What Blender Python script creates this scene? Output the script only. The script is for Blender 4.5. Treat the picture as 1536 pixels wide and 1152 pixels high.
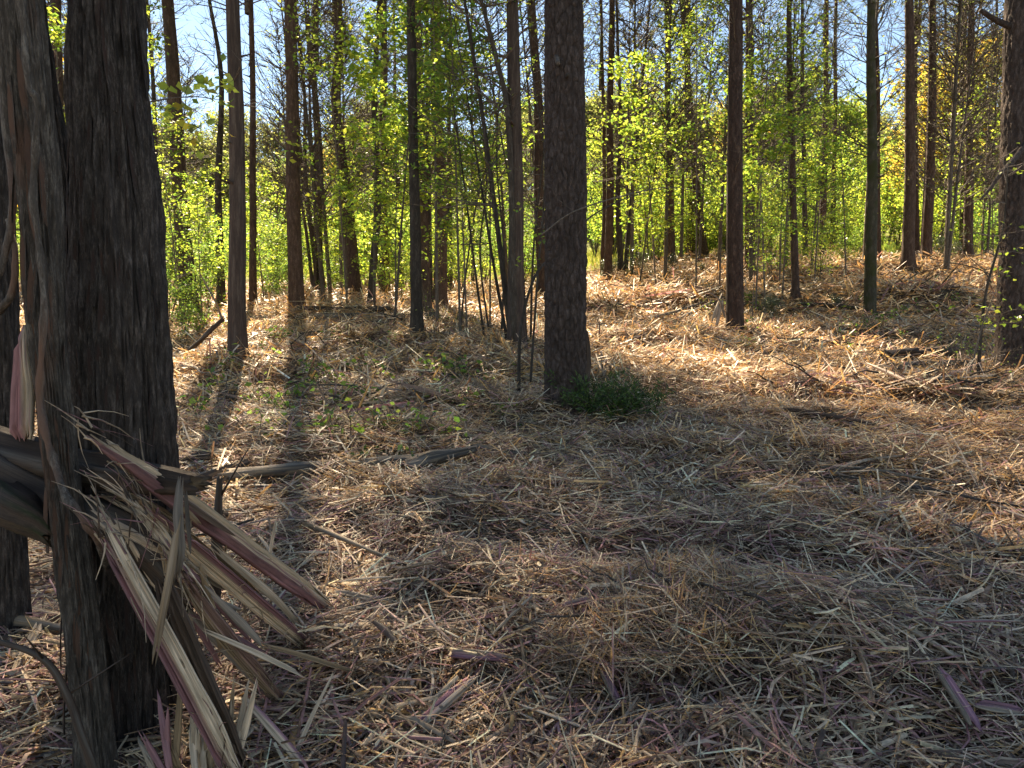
import bpy, math, random
import numpy as np
R = math.radians
scene = bpy.context.scene
for o in list(bpy.data.objects): bpy.data.objects.remove(o)
COL = scene.collection

# ------------------------------------------------------------------ camera
PITCH = R(5.0); FPX = 1109.0; CAMZ = 1.55
cam = bpy.data.cameras.new('camera'); cam.sensor_width = 36; cam.lens = 36 * FPX / 1536
cam.clip_start = 0.05; cam.clip_end = 1500
camo = bpy.data.objects.new('camera', cam); COL.objects.link(camo)
camo.location = (0, 0, CAMZ); camo.rotation_euler = (math.pi / 2 - PITCH, 0, 0)
scene.camera = camo

# ------------------------------------------------------------------ sky and sun
SUN_EL, SUN_AZ = 42.0, 16.0            # degrees up, degrees to the left of straight ahead
w = bpy.data.worlds.new('World'); scene.world = w; w.use_nodes = True
nt = w.node_tree; bg = nt.nodes['Background']
sky = nt.nodes.new('ShaderNodeTexSky'); sky.sky_type = 'NISHITA'; sky.sun_disc = False
sky.sun_elevation = R(SUN_EL); sky.sun_rotation = R(-SUN_AZ)
sky.air_density = 1.0; sky.dust_density = 0.05; sky.ozone_density = 2.8
nt.links.new(sky.outputs[0], bg.inputs[0]); bg.inputs[1].default_value = 0.052
sl = bpy.data.lights.new('sun', 'SUN'); sl.energy = 5.0; sl.angle = R(0.55); sl.color = (1, .885, .71)
so = bpy.data.objects.new('sun', sl); COL.objects.link(so)
so.location = (-8, 20, 30)
so.rotation_euler = (R(90 - SUN_EL), 0, R(180 + SUN_AZ))
scene.view_settings.view_transform = 'Standard'; scene.view_settings.look = 'None'
scene.view_settings.exposure = 2.3; scene.view_settings.gamma = 1.0
try:
    scene.view_settings.use_white_balance = True; scene.view_settings.white_balance_temperature = 7600   # camera set for shade
except Exception: pass
scene.render.engine = 'CYCLES'
scene.render.resolution_x = 1024; scene.render.resolution_y = 768
try:
    scene.cycles.max_bounces = 3; scene.cycles.diffuse_bounces = 2; scene.cycles.transmission_bounces = 4
    scene.cycles.glossy_bounces = 2
except Exception: pass

# ------------------------------------------------------------------ noise and terrain
def _h(ix, iy, iz, s):
    with np.errstate(over='ignore'):
        n = (ix.astype(np.uint32) * np.uint32(374761393) + iy.astype(np.uint32) * np.uint32(668265263)
             + iz.astype(np.uint32) * np.uint32(2147483647) + np.uint32(s * 974711 % 4294967291))
        n = (n ^ (n >> np.uint32(13))) * np.uint32(1274126177)
        n = n ^ (n >> np.uint32(16))
    return (n & np.uint32(0xffffff)).astype(np.float64) / float(0xffffff)
def vnoise(x, y, z=0.0, s=0):
    x, y, z = np.broadcast_arrays(np.asarray(x, float), np.asarray(y, float), np.asarray(z, float))
    fx, fy, fz = np.floor(x), np.floor(y), np.floor(z)
    ix, iy, iz = fx.astype(np.int64), fy.astype(np.int64), fz.astype(np.int64)
    u, v, q = x - fx, y - fy, z - fz
    u = u * u * (3 - 2 * u); v = v * v * (3 - 2 * v); q = q * q * (3 - 2 * q)
    r = 0
    for a in (0, 1):
        for b in (0, 1):
            for c in (0, 1):
                r = r + _h(ix + a, iy + b, iz + c, s) * (u if a else 1 - u) * (v if b else 1 - v) * (q if c else 1 - q)
    return r
def fbm(x, y, z=0.0, s=0, o=3):
    r = 0; a = 1; t = 0
    for i in range(o):
        r = r + a * vnoise(x * 2 ** i, y * 2 ** i, z * 2 ** i if np.ndim(z) or z else 0.0, s + i); t += a; a *= .5
    return r / t
def sst(a, b, x):
    t = np.clip((x - a) / (b - a), 0, 1); return t * t * (3 - 2 * t)
MOUNDS = [(.68, 3.2, .5, .36, .13), (1.5, 4.3, .7, .3, .08), (2.3, 3.7, .8, .3, .07), (-.3, 3.5, .6, .25, .07), (.2, 3.0, .5, .3, .06), (-.4, 4.6, .8, .4, .07), (2.4, 5.6, 1.2, .5, .09),
          (3.1, 6.9, 1.3, .45, .14), (4.8, 8.3, 1.6, .5, .18), (-1.6, 6.3, .9, .5, .14), (-.6, 8.0, 1.3, .5, .12),
          (1.9, 8.9, 1.2, .5, .10), (-3.4, 9.5, 1.5, .6, .14), (2.2, 12.5, 1.8, .7, .16), (6.5, 13.5, 2.2, .7, .2),
          (-2.2, 13.0, 1.6, .7, .14), (3.2, 18.5, 2.4, .8, .3), (-3.4, 17.5, 2.2, .8, .26), (10, 18, 2.5, .9, .25), (11, 22.5, 3, .8, .25),
          (-1.0, 2.9, .5, .3, .08), (-.75, 2.5, .35, .3, .08), (1.6, 3.0, .5, .4, .06)]
def H(x, y):
    x = np.asarray(x, float); y = np.asarray(y, float)
    k = 1.2
    h = .1 * np.log1p(np.exp(np.clip((y - 1.3) * k, -30, 60))) / k
    big = (y - 1.3) * k > 50
    h = np.where(big, .1 * (y - 1.3), h)
    h = h + .16 * np.clip(y - 72, 0, 70)
    h = h + 1.15 * sst(0, 9, x) * sst(13, 28, y)
    h = h + .22 * (fbm(x * .35, y * .35, 0, 11, 2) - .5) * sst(4, 12, y) + .13 * (fbm(x * 1.3, y * 1.3, 0, 21, 3) - .5) + .10 * (fbm(x * 3.1, y * 3.1, 0, 27, 2) - .5) * sst(1.2, 4, y) + .045 * (fbm(x * 7, y * 7, 0, 29, 2) - .5)
    for cx, cy, rx, ry, a in MOUNDS:
        h = h + a * np.exp(-((x - cx) / rx) ** 2 - ((y - cy) / ry) ** 2)
    return h
for _px, _d in [(285, 17), (357, 10.6), (445, 19), (533, 24), (626, 12.7), (661, 20), (775, 11.6), (849, 7.6), (912, 26), (1102, 14), (1193, 18), (1305, 16), (1362, 22), (1390, 24), (1532, 10)]:
    MOUNDS.append(((_px - 768) / FPX * _d, _d - .1, .5, .45, .05))
def Hs(x, y): return float(H(np.array([x]), np.array([y]))[0])
def at(px, py, Y):
    """world point where the ray through a photo pixel is Y metres ahead"""
    dx = (px - 768) / FPX; dy = -(py - 576) / FPX
    d = np.array([dx, math.cos(PITCH) + dy * math.sin(PITCH), -math.sin(PITCH) + dy * math.cos(PITCH)])
    return np.array([0, 0, CAMZ]) + d * (Y / d[1])
def gnd(px, py):
    """world point on the ground under a photo pixel"""
    ys = np.geomspace(1.5, 60, 900)
    dx = (px - 768) / FPX; dy = -(py - 576) / FPX
    d = np.array([dx, math.cos(PITCH) + dy * math.sin(PITCH), -math.sin(PITCH) + dy * math.cos(PITCH)])
    P = np.array([0, 0, CAMZ])[None] + d[None] * (ys / d[1])[:, None]
    below = P[:, 2] < H(P[:, 0], P[:, 1])
    i = int(np.argmax(below)) if below.any() else len(ys) - 1
    p = P[i].copy(); p[2] = Hs(p[0], p[1]); return p

# ------------------------------------------------------------------ mesh helpers
REFS = [(60, 'the slim weathered cedar'), (180, 'the massive cedar'), (285, 'the reddish left pine'), (357, 'the dark straight cedar'), (445, 'the long-shadowed pine'), (482, 'the many-stemmed cedar'), (533, 'the wavy pine'), (577, 'the vine-covered pine'), (626, 'the dark slim trunk'), (661, 'the sturdy pine'), (775, 'the fluted cedar'), (848, 'the big central pine'), (912, 'the slim reddish pine'), (1008, 'the straight far pine'), (1056, 'the left-leaning pine'), (1102, 'the split-footed pine'), (1193, 'the thin dark pine'), (1305, 'the mossy trunk'), (1362, 'the crooked-foot pine'), (1390, 'the dark brown pine'), (1452, 'the pale-edged pine'), (1527, 'the big right pine')]
USED = set()
def where(kind, x, y, mods, tail=''):
    """a label of its own: what it is and which tree it stands by"""
    px = 768 + FPX * x / (y * math.cos(PITCH))
    rf = sorted(REFS, key=lambda r: abs(r[0] - px))
    for m in mods:
        for q in rf[:3]:
            side = 'in line with' if abs(q[0] - px) < 8 else ('left of' if px < q[0] else 'right of')
            lab = f'{m} {kind} {tail} {side} {q[1]}'.replace('  ', ' ').strip()
            if lab not in USED: USED.add(lab); return lab
    return None
class MB:
    """collects vertices, quads, triangles and per-vertex colour / grain"""
    def __init__(s): s.V = []; s.Q = []; s.T = []; s.C = []; s.G = []; s.n = 0
    def add(s, V, Q=None, T=None, C=None, G=None):
        V = np.asarray(V, float); m = len(V)
        if Q is not None and len(Q): s.Q.append(np.asarray(Q, np.int64) + s.n)
        if T is not None and len(T): s.T.append(np.asarray(T, np.int64) + s.n)
        s.V.append(V)
        if C is None: C = (1, 1, 1)
        s.C.append(np.broadcast_to(np.asarray(C, float), (m, 3)))
        s.G.append(np.broadcast_to(np.asarray((0, 0, 0) if G is None else G, float), (m, 3)))
        s.n += m
    def mesh(s, name, mat, smooth=False):
        V = np.concatenate(s.V).astype(np.float32)
        Q = np.concatenate(s.Q) if s.Q else np.zeros((0, 4), np.int64)
        T = np.concatenate(s.T) if s.T else np.zeros((0, 3), np.int64)
        me = bpy.data.meshes.new(name)
        me.vertices.add(len(V)); me.vertices.foreach_set('co', V.ravel())
        L = np.concatenate([Q.ravel(), T.ravel()]).astype(np.int32)
        me.loops.add(len(L)); me.loops.foreach_set('vertex_index', L)
        st = np.concatenate([np.arange(len(Q)) * 4, len(Q) * 4 + np.arange(len(T)) * 3]).astype(np.int32)
        me.polygons.add(len(st)); me.polygons.foreach_set('loop_start', st)
        if smooth: me.polygons.foreach_set('use_smooth', np.ones(len(st), bool))
        C = np.concatenate(s.C); a = me.attributes.new('Col', 'FLOAT_COLOR', 'POINT')
        a.data.foreach_set('color', np.concatenate([C, np.ones((len(C), 1))], 1).astype(np.float32).ravel())
        G = np.concatenate(s.G)
        if G.any():
            a = me.attributes.new('grain', 'FLOAT_VECTOR', 'POINT'); a.data.foreach_set('vector', G.astype(np.float32).ravel())
        me.update(calc_edges=True); me.validate()
        me.materials.append(mat)
        return me
def link(name, me, parent=None, loc=(0, 0, 0), rot=(0, 0, 0), sc=1.0):
    o = bpy.data.objects.new(name, me); COL.objects.link(o)
    o.location = loc; o.rotation_euler = rot
    o.scale = (sc, sc, sc) if np.isscalar(sc) else sc
    if parent:
        o.parent = parent
        if name in ('bare_branches', 'twigs', 'foliage', 'needles', 'crown', 'limbs', 'stems'): o['kind'] = 'stuff'
    return o
def tag(o, label, cat, group=None, kind=None):
    if label: o['label'] = label
    if cat: o['category'] = cat
    if group: o['group'] = group
    if kind: o['kind'] = kind
    return o
def frames(P):
    P = np.asarray(P, float); T = np.gradient(P, axis=0); T /= np.linalg.norm(T, axis=1)[:, None] + 1e-9
    ref = np.array([0, 0, 1.0]) if abs(T[:, 2]).mean() < .7 else np.array([0, 1.0, 0])
    A = np.cross(T, ref); A /= np.linalg.norm(A, axis=1)[:, None] + 1e-9
    return T, A, np.cross(A, T)
def tube(mb, P, r, sides=6, C=None, cap=True, rough=0.0, seed=0):
    P = np.asarray(P, float); n = len(P); r = np.broadcast_to(np.asarray(r, float), (n,))
    T, A, B = frames(P)
    th = np.arange(sides) * 2 * math.pi / sides
    rr = r[:, None] * np.ones(sides)
    if rough: rr = rr * (1 + rough * (vnoise(np.cos(th)[None] * 1.6 + 9, np.sin(th)[None] * 1.6 + 9, np.arange(n)[:, None] * .5, seed) - .5) * 2)
    V = P[:, None] + rr[..., None] * (np.cos(th)[None, :, None] * A[:, None] + np.sin(th)[None, :, None] * B[:, None])
    i = np.arange(n - 1)[:, None] * sides; j = np.arange(sides)[None]; k = (j + 1) % sides
    Q = np.stack([i + j, i + k, i + sides + k, i + sides + j], -1).reshape(-1, 4)
    V = V.reshape(-1, 3); Tr = []
    if cap:
        m = len(V); V = np.concatenate([V, P[:1], P[-1:]])
        jj = np.arange(sides); kk = (jj + 1) % sides
        Tr = np.concatenate([np.stack([kk, jj, np.full(sides, m)], -1), np.stack([(n - 1) * sides + jj, (n - 1) * sides + kk, np.full(sides, m + 1)], -1)])
    L = np.cumsum(np.concatenate([[0], np.linalg.norm(np.diff(P, axis=0), axis=1)]))
    mb.add(V, Q, Tr, C)
def spline(pts, n):
    pts = np.asarray(pts, float); m = len(pts)
    if m == 2: t = np.linspace(0, 1, n)[:, None]; return pts[0] * (1 - t) + pts[1] * t
    e = np.concatenate([[2 * pts[0] - pts[1]], pts, [2 * pts[-1] - pts[-2]]])
    out = []
    for u in np.linspace(0, m - 1 - 1e-6, n):
        i = int(u); t = u - i; a, b, c, d = e[i:i + 4]
        out.append(.5 * (2 * b + (c - a) * t + (2 * a - 5 * b + 4 * c - d) * t * t + (3 * b - a - 3 * c + d) * t ** 3))
    return np.array(out)
def leaves(mb, P, size, rng, C, flat=.6, aspect=.68, fold=.25):
    """folded rhombic leaves, one quad each; C is (n,3)"""
    n = len(P); P = np.asarray(P, float)
    size = np.broadcast_to(size, (n,))[:, None]
    a = rng.normal(size=(n, 3)); a[:, 2] *= (1 - flat); a[:, 2] -= .25; a /= np.linalg.norm(a, axis=1)[:, None]
    N = rng.normal(size=(n, 3)); N[:, 2] += 1.8 * flat; N -= a * (N * a).sum(1)[:, None]; N /= np.linalg.norm(N, axis=1)[:, None] + 1e-9
    b = np.cross(N, a)
    s = size
    V = np.stack([P, P + a * s * .5 + b * s * aspect * .5 + N * s * fold * .4, P + a * s, P + a * s * .5 - b * s * aspect * .5 + N * s * fold * .4], 1).reshape(-1, 3)
    Q = np.arange(n * 4).reshape(n, 4)
    mb.add(V, Q, None, np.repeat(C, 4, 0))
def pick(rng, n, cols, wts, jit=.18):
    cols = np.array(cols); wts = np.array(wts, float); wts /= wts.sum()
    c = cols[rng.choice(len(cols), n, p=wts)]
    return np.clip(c * (1 + rng.normal(size=(n, 1)) * jit) * (1 + rng.normal(size=(n, 3)) * jit * .14), .002, .9)

# ------------------------------------------------------------------ materials
def newmat(name):
    m = bpy.data.materials.new(name); m.use_nodes = True; n = m.node_tree; n.nodes.clear()
    out = n.nodes.new('ShaderNodeOutputMaterial'); return m, n, out
def N(n, t, **kw):
    x = n.nodes.new(t)
    for k, v in kw.items():
        if k in x.inputs: x.inputs[k].default_value = v
        else: setattr(x, k, v)
    return x
def ramp(n, stops, fac):
    r = n.nodes.new('ShaderNodeValToRGB'); e = r.color_ramp.elements
    while len(e) < len(stops): e.new(.5)
    for el, (p, c) in zip(e, stops): el.position = p; el.color = (*c, 1) if len(c) == 3 else c
    n.links.new(fac, r.inputs[0]); return r
def bark(name, cols, stretch, scale, bump, dist, voro=True, moss=None, patch=None):
    m, n, out = newmat(name); L = n.links.new
    tc = N(n, 'ShaderNodeTexCoord'); oi = N(n, 'ShaderNodeObjectInfo')
    mp = N(n, 'ShaderNodeMapping'); mp.inputs['Scale'].default_value = (1, 1, stretch)
    L(tc.outputs['Object'], mp.inputs[0])
    nz = N(n, 'ShaderNodeTexNoise', Scale=scale * 1.0, Detail=6.0, Roughness=.65); L(mp.outputs[0], nz.inputs['Vector'])
    nf = N(n, 'ShaderNodeTexNoise', Scale=scale * 5.0, Detail=4.0, Roughness=.7); L(mp.outputs[0], nf.inputs['Vector'])
    mix = N(n, 'ShaderNodeMath', operation='ADD'); L(nz.outputs[0], mix.inputs[0])
    sc = N(n, 'ShaderNodeMath', operation='MULTIPLY'); sc.inputs[1].default_value = .6; L(nf.outputs[0], sc.inputs[0]); L(sc.outputs[0], mix.inputs[1])
    r = ramp(n, [(.45, cols[0]), (.8, cols[1]), (1.05, cols[2])], mix.outputs[0])
    big = N(n, 'ShaderNodeTexNoise', Scale=1.7, Detail=3.0); L(tc.outputs['Object'], big.inputs['Vector'])
    hv = N(n, 'ShaderNodeHueSaturation')
    mr = N(n, 'ShaderNodeMapRange'); mr.inputs[3].default_value = .7; mr.inputs[4].default_value = 1.3
    L(big.outputs[0], mr.inputs[0]); L(mr.outputs[0], hv.inputs['Value']); L(r.outputs[0], hv.inputs['Color'])
    col = hv.outputs[0]
    if patch:
        pn = N(n, 'ShaderNodeTexNoise', Scale=patch[1], Detail=4.0); L(mp.outputs[0], pn.inputs['Vector'])
        pr = ramp(n, [(patch[2], (0, 0, 0)), (patch[2] + .1, (1, 1, 1))], pn.outputs[0])
        mx = N(n, 'ShaderNodeMixRGB'); L(pr.outputs[0], mx.inputs[0]); L(col, mx.inputs[1]); mx.inputs[2].default_value = (*patch[0], 1); col = mx.outputs[0]
    if moss:
        pn = N(n, 'ShaderNodeTexNoise', Scale=5.0, Detail=5.0); L(tc.outputs['Object'], pn.inputs['Vector'])
        pr = ramp(n, [(.45, (0, 0, 0)), (.6, (1, 1, 1))], pn.outputs[0])
        mx = N(n, 'ShaderNodeMixRGB'); L(pr.outputs[0], mx.inputs[0]); L(col, mx.inputs[1]); mx.inputs[2].default_value = (*moss, 1); col = mx.outputs[0]
    rv = N(n, 'ShaderNodeMapRange'); rv.inputs[3].default_value = .75; rv.inputs[4].default_value = 1.25
    L(oi.outputs['Random'], rv.inputs[0])
    h2 = N(n, 'ShaderNodeHueSaturation'); L(rv.outputs[0], h2.inputs['Value']); L(col, h2.inputs['Color'])
    bs = N(n, 'ShaderNodeBsdfPrincipled', Roughness=.88); bs.inputs['Specular IOR Level'].default_value = .25
    L(h2.outputs[0], bs.inputs['Base Color'])
    hgt = mix.outputs[0]
    if voro:
        vo = N(n, 'ShaderNodeTexVoronoi', feature='DISTANCE_TO_EDGE', Scale=scale * 1.3)
        dn = N(n, 'ShaderNodeMixRGB', blend_type='ADD'); dn.inputs[0].default_value = .18
        L(mp.outputs[0], dn.inputs[1]); L(nz.outputs[1], dn.inputs[2]); L(dn.outputs[0], vo.inputs['Vector'])
        ss = N(n, 'ShaderNodeMapRange'); ss.inputs[2].default_value = .18; ss.inputs[4].default_value = .8; L(vo.outputs[0], ss.inputs[0])
        ad = N(n, 'ShaderNodeMath', operation='ADD'); L(ss.outputs[0], ad.inputs[0]); L(hgt, ad.inputs[1]); hgt = ad.outputs[0]
    bp = N(n, 'ShaderNodeBump', Strength=bump, Distance=dist); L(hgt, bp.inputs['Height']); L(bp.outputs[0], bs.inputs['Normal'])
    L(bs.outputs[0], out.inputs[0]); return m
M = {}
M['pine'] = bark('pine_bark', [(.034, .021, .017), (.085, .052, .04), (.15, .1, .08)], .3, 16, .9, .02)
M['pine_near'] = bark('pine_bark_near', [(.03, .021, .018), (.075, .054, .046), (.16, .12, .105)], .3, 30, .8, .008)
M['redpine'] = bark('red_pine_bark', [(.038, .024, .019), (.10, .062, .046), (.18, .122, .095)], .3, 16, .9, .02)
M['cedar'] = bark('cedar_bark', [(.021, .016, .014), (.06, .047, .04), (.16, .13, .112)], .22, 66, 1.0, .014, voro=False, patch=((.07, .04, .032), 9, .62))
M['thincedar'] = bark('weathered_cedar_bark', [(.03, .024, .02), (.09, .073, .06), (.21, .178, .148)], .22, 58, 1.0, .012, voro=False, patch=((.16, .09, .062), 7, .56))
M['cedarfar'] = bark('far_cedar_bark', [(.026, .018, .014), (.065, .045, .036), (.12, .09, .07)], .08, 30, .8, .02, voro=False)
M['hard'] = bark('grey_bark', [(.025, .02, .016), (.062, .05, .04), (.12, .1, .082)], .25, 20, .8, .015)
M['moss'] = bark('mossy_bark', [(.035, .032, .022), (.075, .065, .045), (.13, .12, .085)], .25, 20, .8, .015, moss=(.055, .058, .022))
M['log'] = bark('weathered_log', [(.08, .062, .045), (.2, .165, .13), (.36, .32, .27)], 1, 18, .7, .01, voro=False)
M['darklog'] = bark('dark_log', [(.025, .02, .017), (.06, .048, .04), (.12, .10, .085)], 1, 24, .8, .01, voro=False)
M['twig'] = bark('twig_bark', [(.045, .034, .027), (.1, .08, .065), (.17, .14, .115)], .4, 30, .4, .004, voro=False)

def leafmat(name, tr=.55, gloss=.05, gain=1.0):
    m, n, out = newmat(name); L = n.links.new
    at_ = N(n, 'ShaderNodeAttribute', attribute_name='Col')
    oi = N(n, 'ShaderNodeObjectInfo'); mr = N(n, 'ShaderNodeMapRange'); mr.inputs[3].default_value = .8 * gain; mr.inputs[4].default_value = 1.2 * gain
    L(oi.outputs['Random'], mr.inputs[0])
    hv = N(n, 'ShaderNodeHueSaturation'); L(mr.outputs[0], hv.inputs['Value']); L(at_.outputs['Color'], hv.inputs['Color'])
    dk = N(n, 'ShaderNodeHueSaturation', Value=.55); L(hv.outputs[0], dk.inputs['Color'])
    d = N(n, 'ShaderNodeBsdfDiffuse'); t = N(n, 'ShaderNodeBsdfTranslucent'); L(dk.outputs[0], d.inputs[0]); L(hv.outputs[0], t.inputs[0])
    mx = N(n, 'ShaderNodeMixShader'); mx.inputs[0].default_value = tr; L(d.outputs[0], mx.inputs[1]); L(t.outputs[0], mx.inputs[2])
    g = N(n, 'ShaderNodeBsdfGlossy', Roughness=.35); m2 = N(n, 'ShaderNodeMixShader'); m2.inputs[0].default_value = gloss
    L(mx.outputs[0], m2.inputs[1]); L(g.outputs[0], m2.inputs[2]); L(m2.outputs[0], out.inputs[0]); return m
M['leaf'] = leafmat('broad_leaf', .68, .03, 1.35)
M['gloss'] = leafmat('glossy_evergreen_leaf', .25, .14)
M['needle'] = leafmat('conifer_needle', .3, .03)
M['grass'] = leafmat('grass_blade', .5, .03)

def woodmat(name, grain=True, rough=.75):
    m, n, out = newmat(name); L = n.links.new
    a = N(n, 'ShaderNodeAttribute', attribute_name='Col')
    bs = N(n, 'ShaderNodeBsdfPrincipled', Roughness=rough if grain else .5); bs.inputs['Specular IOR Level'].default_value = .25 if grain else .5
    if grain:
        g = N(n, 'ShaderNodeAttribute', attribute_name='grain')
        nz = N(n, 'ShaderNodeTexNoise', Scale=1.0, Detail=5.0, Roughness=.7); L(g.outputs['Vector'], nz.inputs['Vector'])
        bp = N(n, 'ShaderNodeBump', Strength=.7, Distance=.003); L(nz.outputs[0], bp.inputs['Height']); L(bp.outputs[0], bs.inputs['Normal'])
        lo, hi = .45, 1.35
    else:
        tc = N(n, 'ShaderNodeTexCoord'); nz = N(n, 'ShaderNodeTexNoise', Scale=35.0, Detail=2.0); L(tc.outputs['Object'], nz.inputs['Vector']); lo, hi = .55, 1.45
    mr = N(n, 'ShaderNodeMapRange'); mr.inputs[1].default_value = .25; mr.inputs[2].default_value = .75; mr.inputs[3].default_value = lo; mr.inputs[4].default_value = hi
    L(nz.outputs[0], mr.inputs[0])
    hv = N(n, 'ShaderNodeHueSaturation'); L(mr.outputs[0], hv.inputs['Value']); L(a.outputs['Color'], hv.inputs['Color'])
    L(hv.outputs[0], bs.inputs['Base Color'])
    if not grain:
        t = N(n, 'ShaderNodeBsdfTranslucent'); L(hv.outputs[0], t.inputs[0])
        mx = N(n, 'ShaderNodeMixShader'); mx.inputs[0].default_value = .3; L(bs.outputs[0], mx.inputs[1]); L(t.outputs[0], mx.inputs[2]); L(mx.outputs[0], out.inputs[0])
    else: L(bs.outputs[0], out.inputs[0])
    return m
M['wood'] = woodmat('split_cedar_wood'); M['shred'] = woodmat('shredded_wood', False)

def groundmat():
    m, n, out = newmat('forest_floor'); L = n.links.new
    tc = N(n, 'ShaderNodeTexCoord')
    a = N(n, 'ShaderNodeTexNoise', Scale=2.2, Detail=6.0); L(tc.outputs['Object'], a.inputs['Vector'])
    ms = N(n, 'ShaderNodeMapping'); ms.inputs['Scale'].default_value = (30, 110, 30); ms.inputs['Rotation'].default_value = (0, 0, .5)
    b = N(n, 'ShaderNodeTexNoise', Scale=1.0, Detail=4.0); L(tc.outputs['Object'], ms.inputs[0]); L(ms.outputs[0], b.inputs['Vector'])
    ms2 = N(n, 'ShaderNodeMapping'); ms2.inputs['Scale'].default_value = (95, 26, 30); ms2.inputs['Rotation'].default_value = (0, 0, .9)
    c = N(n, 'ShaderNodeTexNoise', Scale=1.0, Detail=4.0); L(tc.outputs['Object'], ms2.inputs[0]); L(ms2.outputs[0], c.inputs['Vector'])
    ad = N(n, 'ShaderNodeMath', operation='MAXIMUM'); L(b.outputs[0], ad.inputs[0]); L(c.outputs[0], ad.inputs[1])
    r = ramp(n, [(.4, (.05, .034, .025)), (.55, (.15, .105, .072)), (.66, (.34, .24, .155)), (.8, (.52, .4, .27))], ad.outputs[0])
    r2 = ramp(n, [(.35, (.55, .5, .5)), (.65, (1.1, .95, .8))], a.outputs[0])
    mx = N(n, 'ShaderNodeMixRGB', blend_type='MULTIPLY'); mx.inputs[0].default_value = 1; L(r.outputs[0], mx.inputs[1]); L(r2.outputs[0], mx.inputs[2])
    # meadow beyond the edge of the wood
    sx = N(n, 'ShaderNodeSeparateXYZ'); L(tc.outputs['Object'], sx.inputs[0])
    nm = N(n, 'ShaderNodeMath', operation='MULTIPLY_ADD'); nm.inputs[1].default_value = 6; L(a.outputs[0], nm.inputs[0]); L(sx.outputs[1], nm.inputs[2])
    md = N(n, 'ShaderNodeMapRange'); md.inputs[1].default_value = 36; md.inputs[2].default_value = 40; L(nm.outputs[0], md.inputs[0])
    gr = ramp(n, [(.3, (.14, .16, .035)), (.7, (.24, .24, .06))], b.outputs[0])
    m3 = N(n, 'ShaderNodeMixRGB'); L(md.outputs[0], m3.inputs[0]); L(mx.outputs[0], m3.inputs[1]); L(gr.outputs[0], m3.inputs[2])
    bs = N(n, 'ShaderNodeBsdfPrincipled', Roughness=.95); bs.inputs['Specular IOR Level'].default_value = .15; L(m3.outputs[0], bs.inputs['Base Color'])
    bp = N(n, 'ShaderNodeBump', Strength=1.0, Distance=.03); L(ad.outputs[0], bp.inputs['Height']); L(bp.outputs[0], bs.inputs['Normal'])
    L(bs.outputs[0], out.inputs[0]); return m
M['ground'] = groundmat()

# ------------------------------------------------------------------ ground sheet
def axis(seg):
    out = []
    for a, b, st in seg: out.append(np.arange(a, b, st))
    out.append([seg[-1][1]]); return np.concatenate(out)
gy = axis([(-8, 1, .7), (1, 7, .05), (7, 14, .1), (14, 32, .25), (32, 150, 2.0), (150, 500, 25)])
gxp = axis([(0, 3, .06), (3, 8, .12), (8, 24, .4), (24, 80, 3), (80, 500, 30)])
gx = np.concatenate([-gxp[:0:-1], gxp])
X, Y = np.meshgrid(gx, gy); Z = H(X, Y)
nx, ny = len(gx), len(gy)
i = np.arange(ny - 1)[:, None] * nx + np.arange(nx - 1)[None]
mb = MB(); mb.add(np.stack([X, Y, Z], -1).reshape(-1, 3), np.stack([i, i + 1, i + nx + 1, i + nx], -1).reshape(-1, 4))
ground = link('ground', mb.mesh('ground', M['ground'], True)); ground['kind'] = 'structure'

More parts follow.
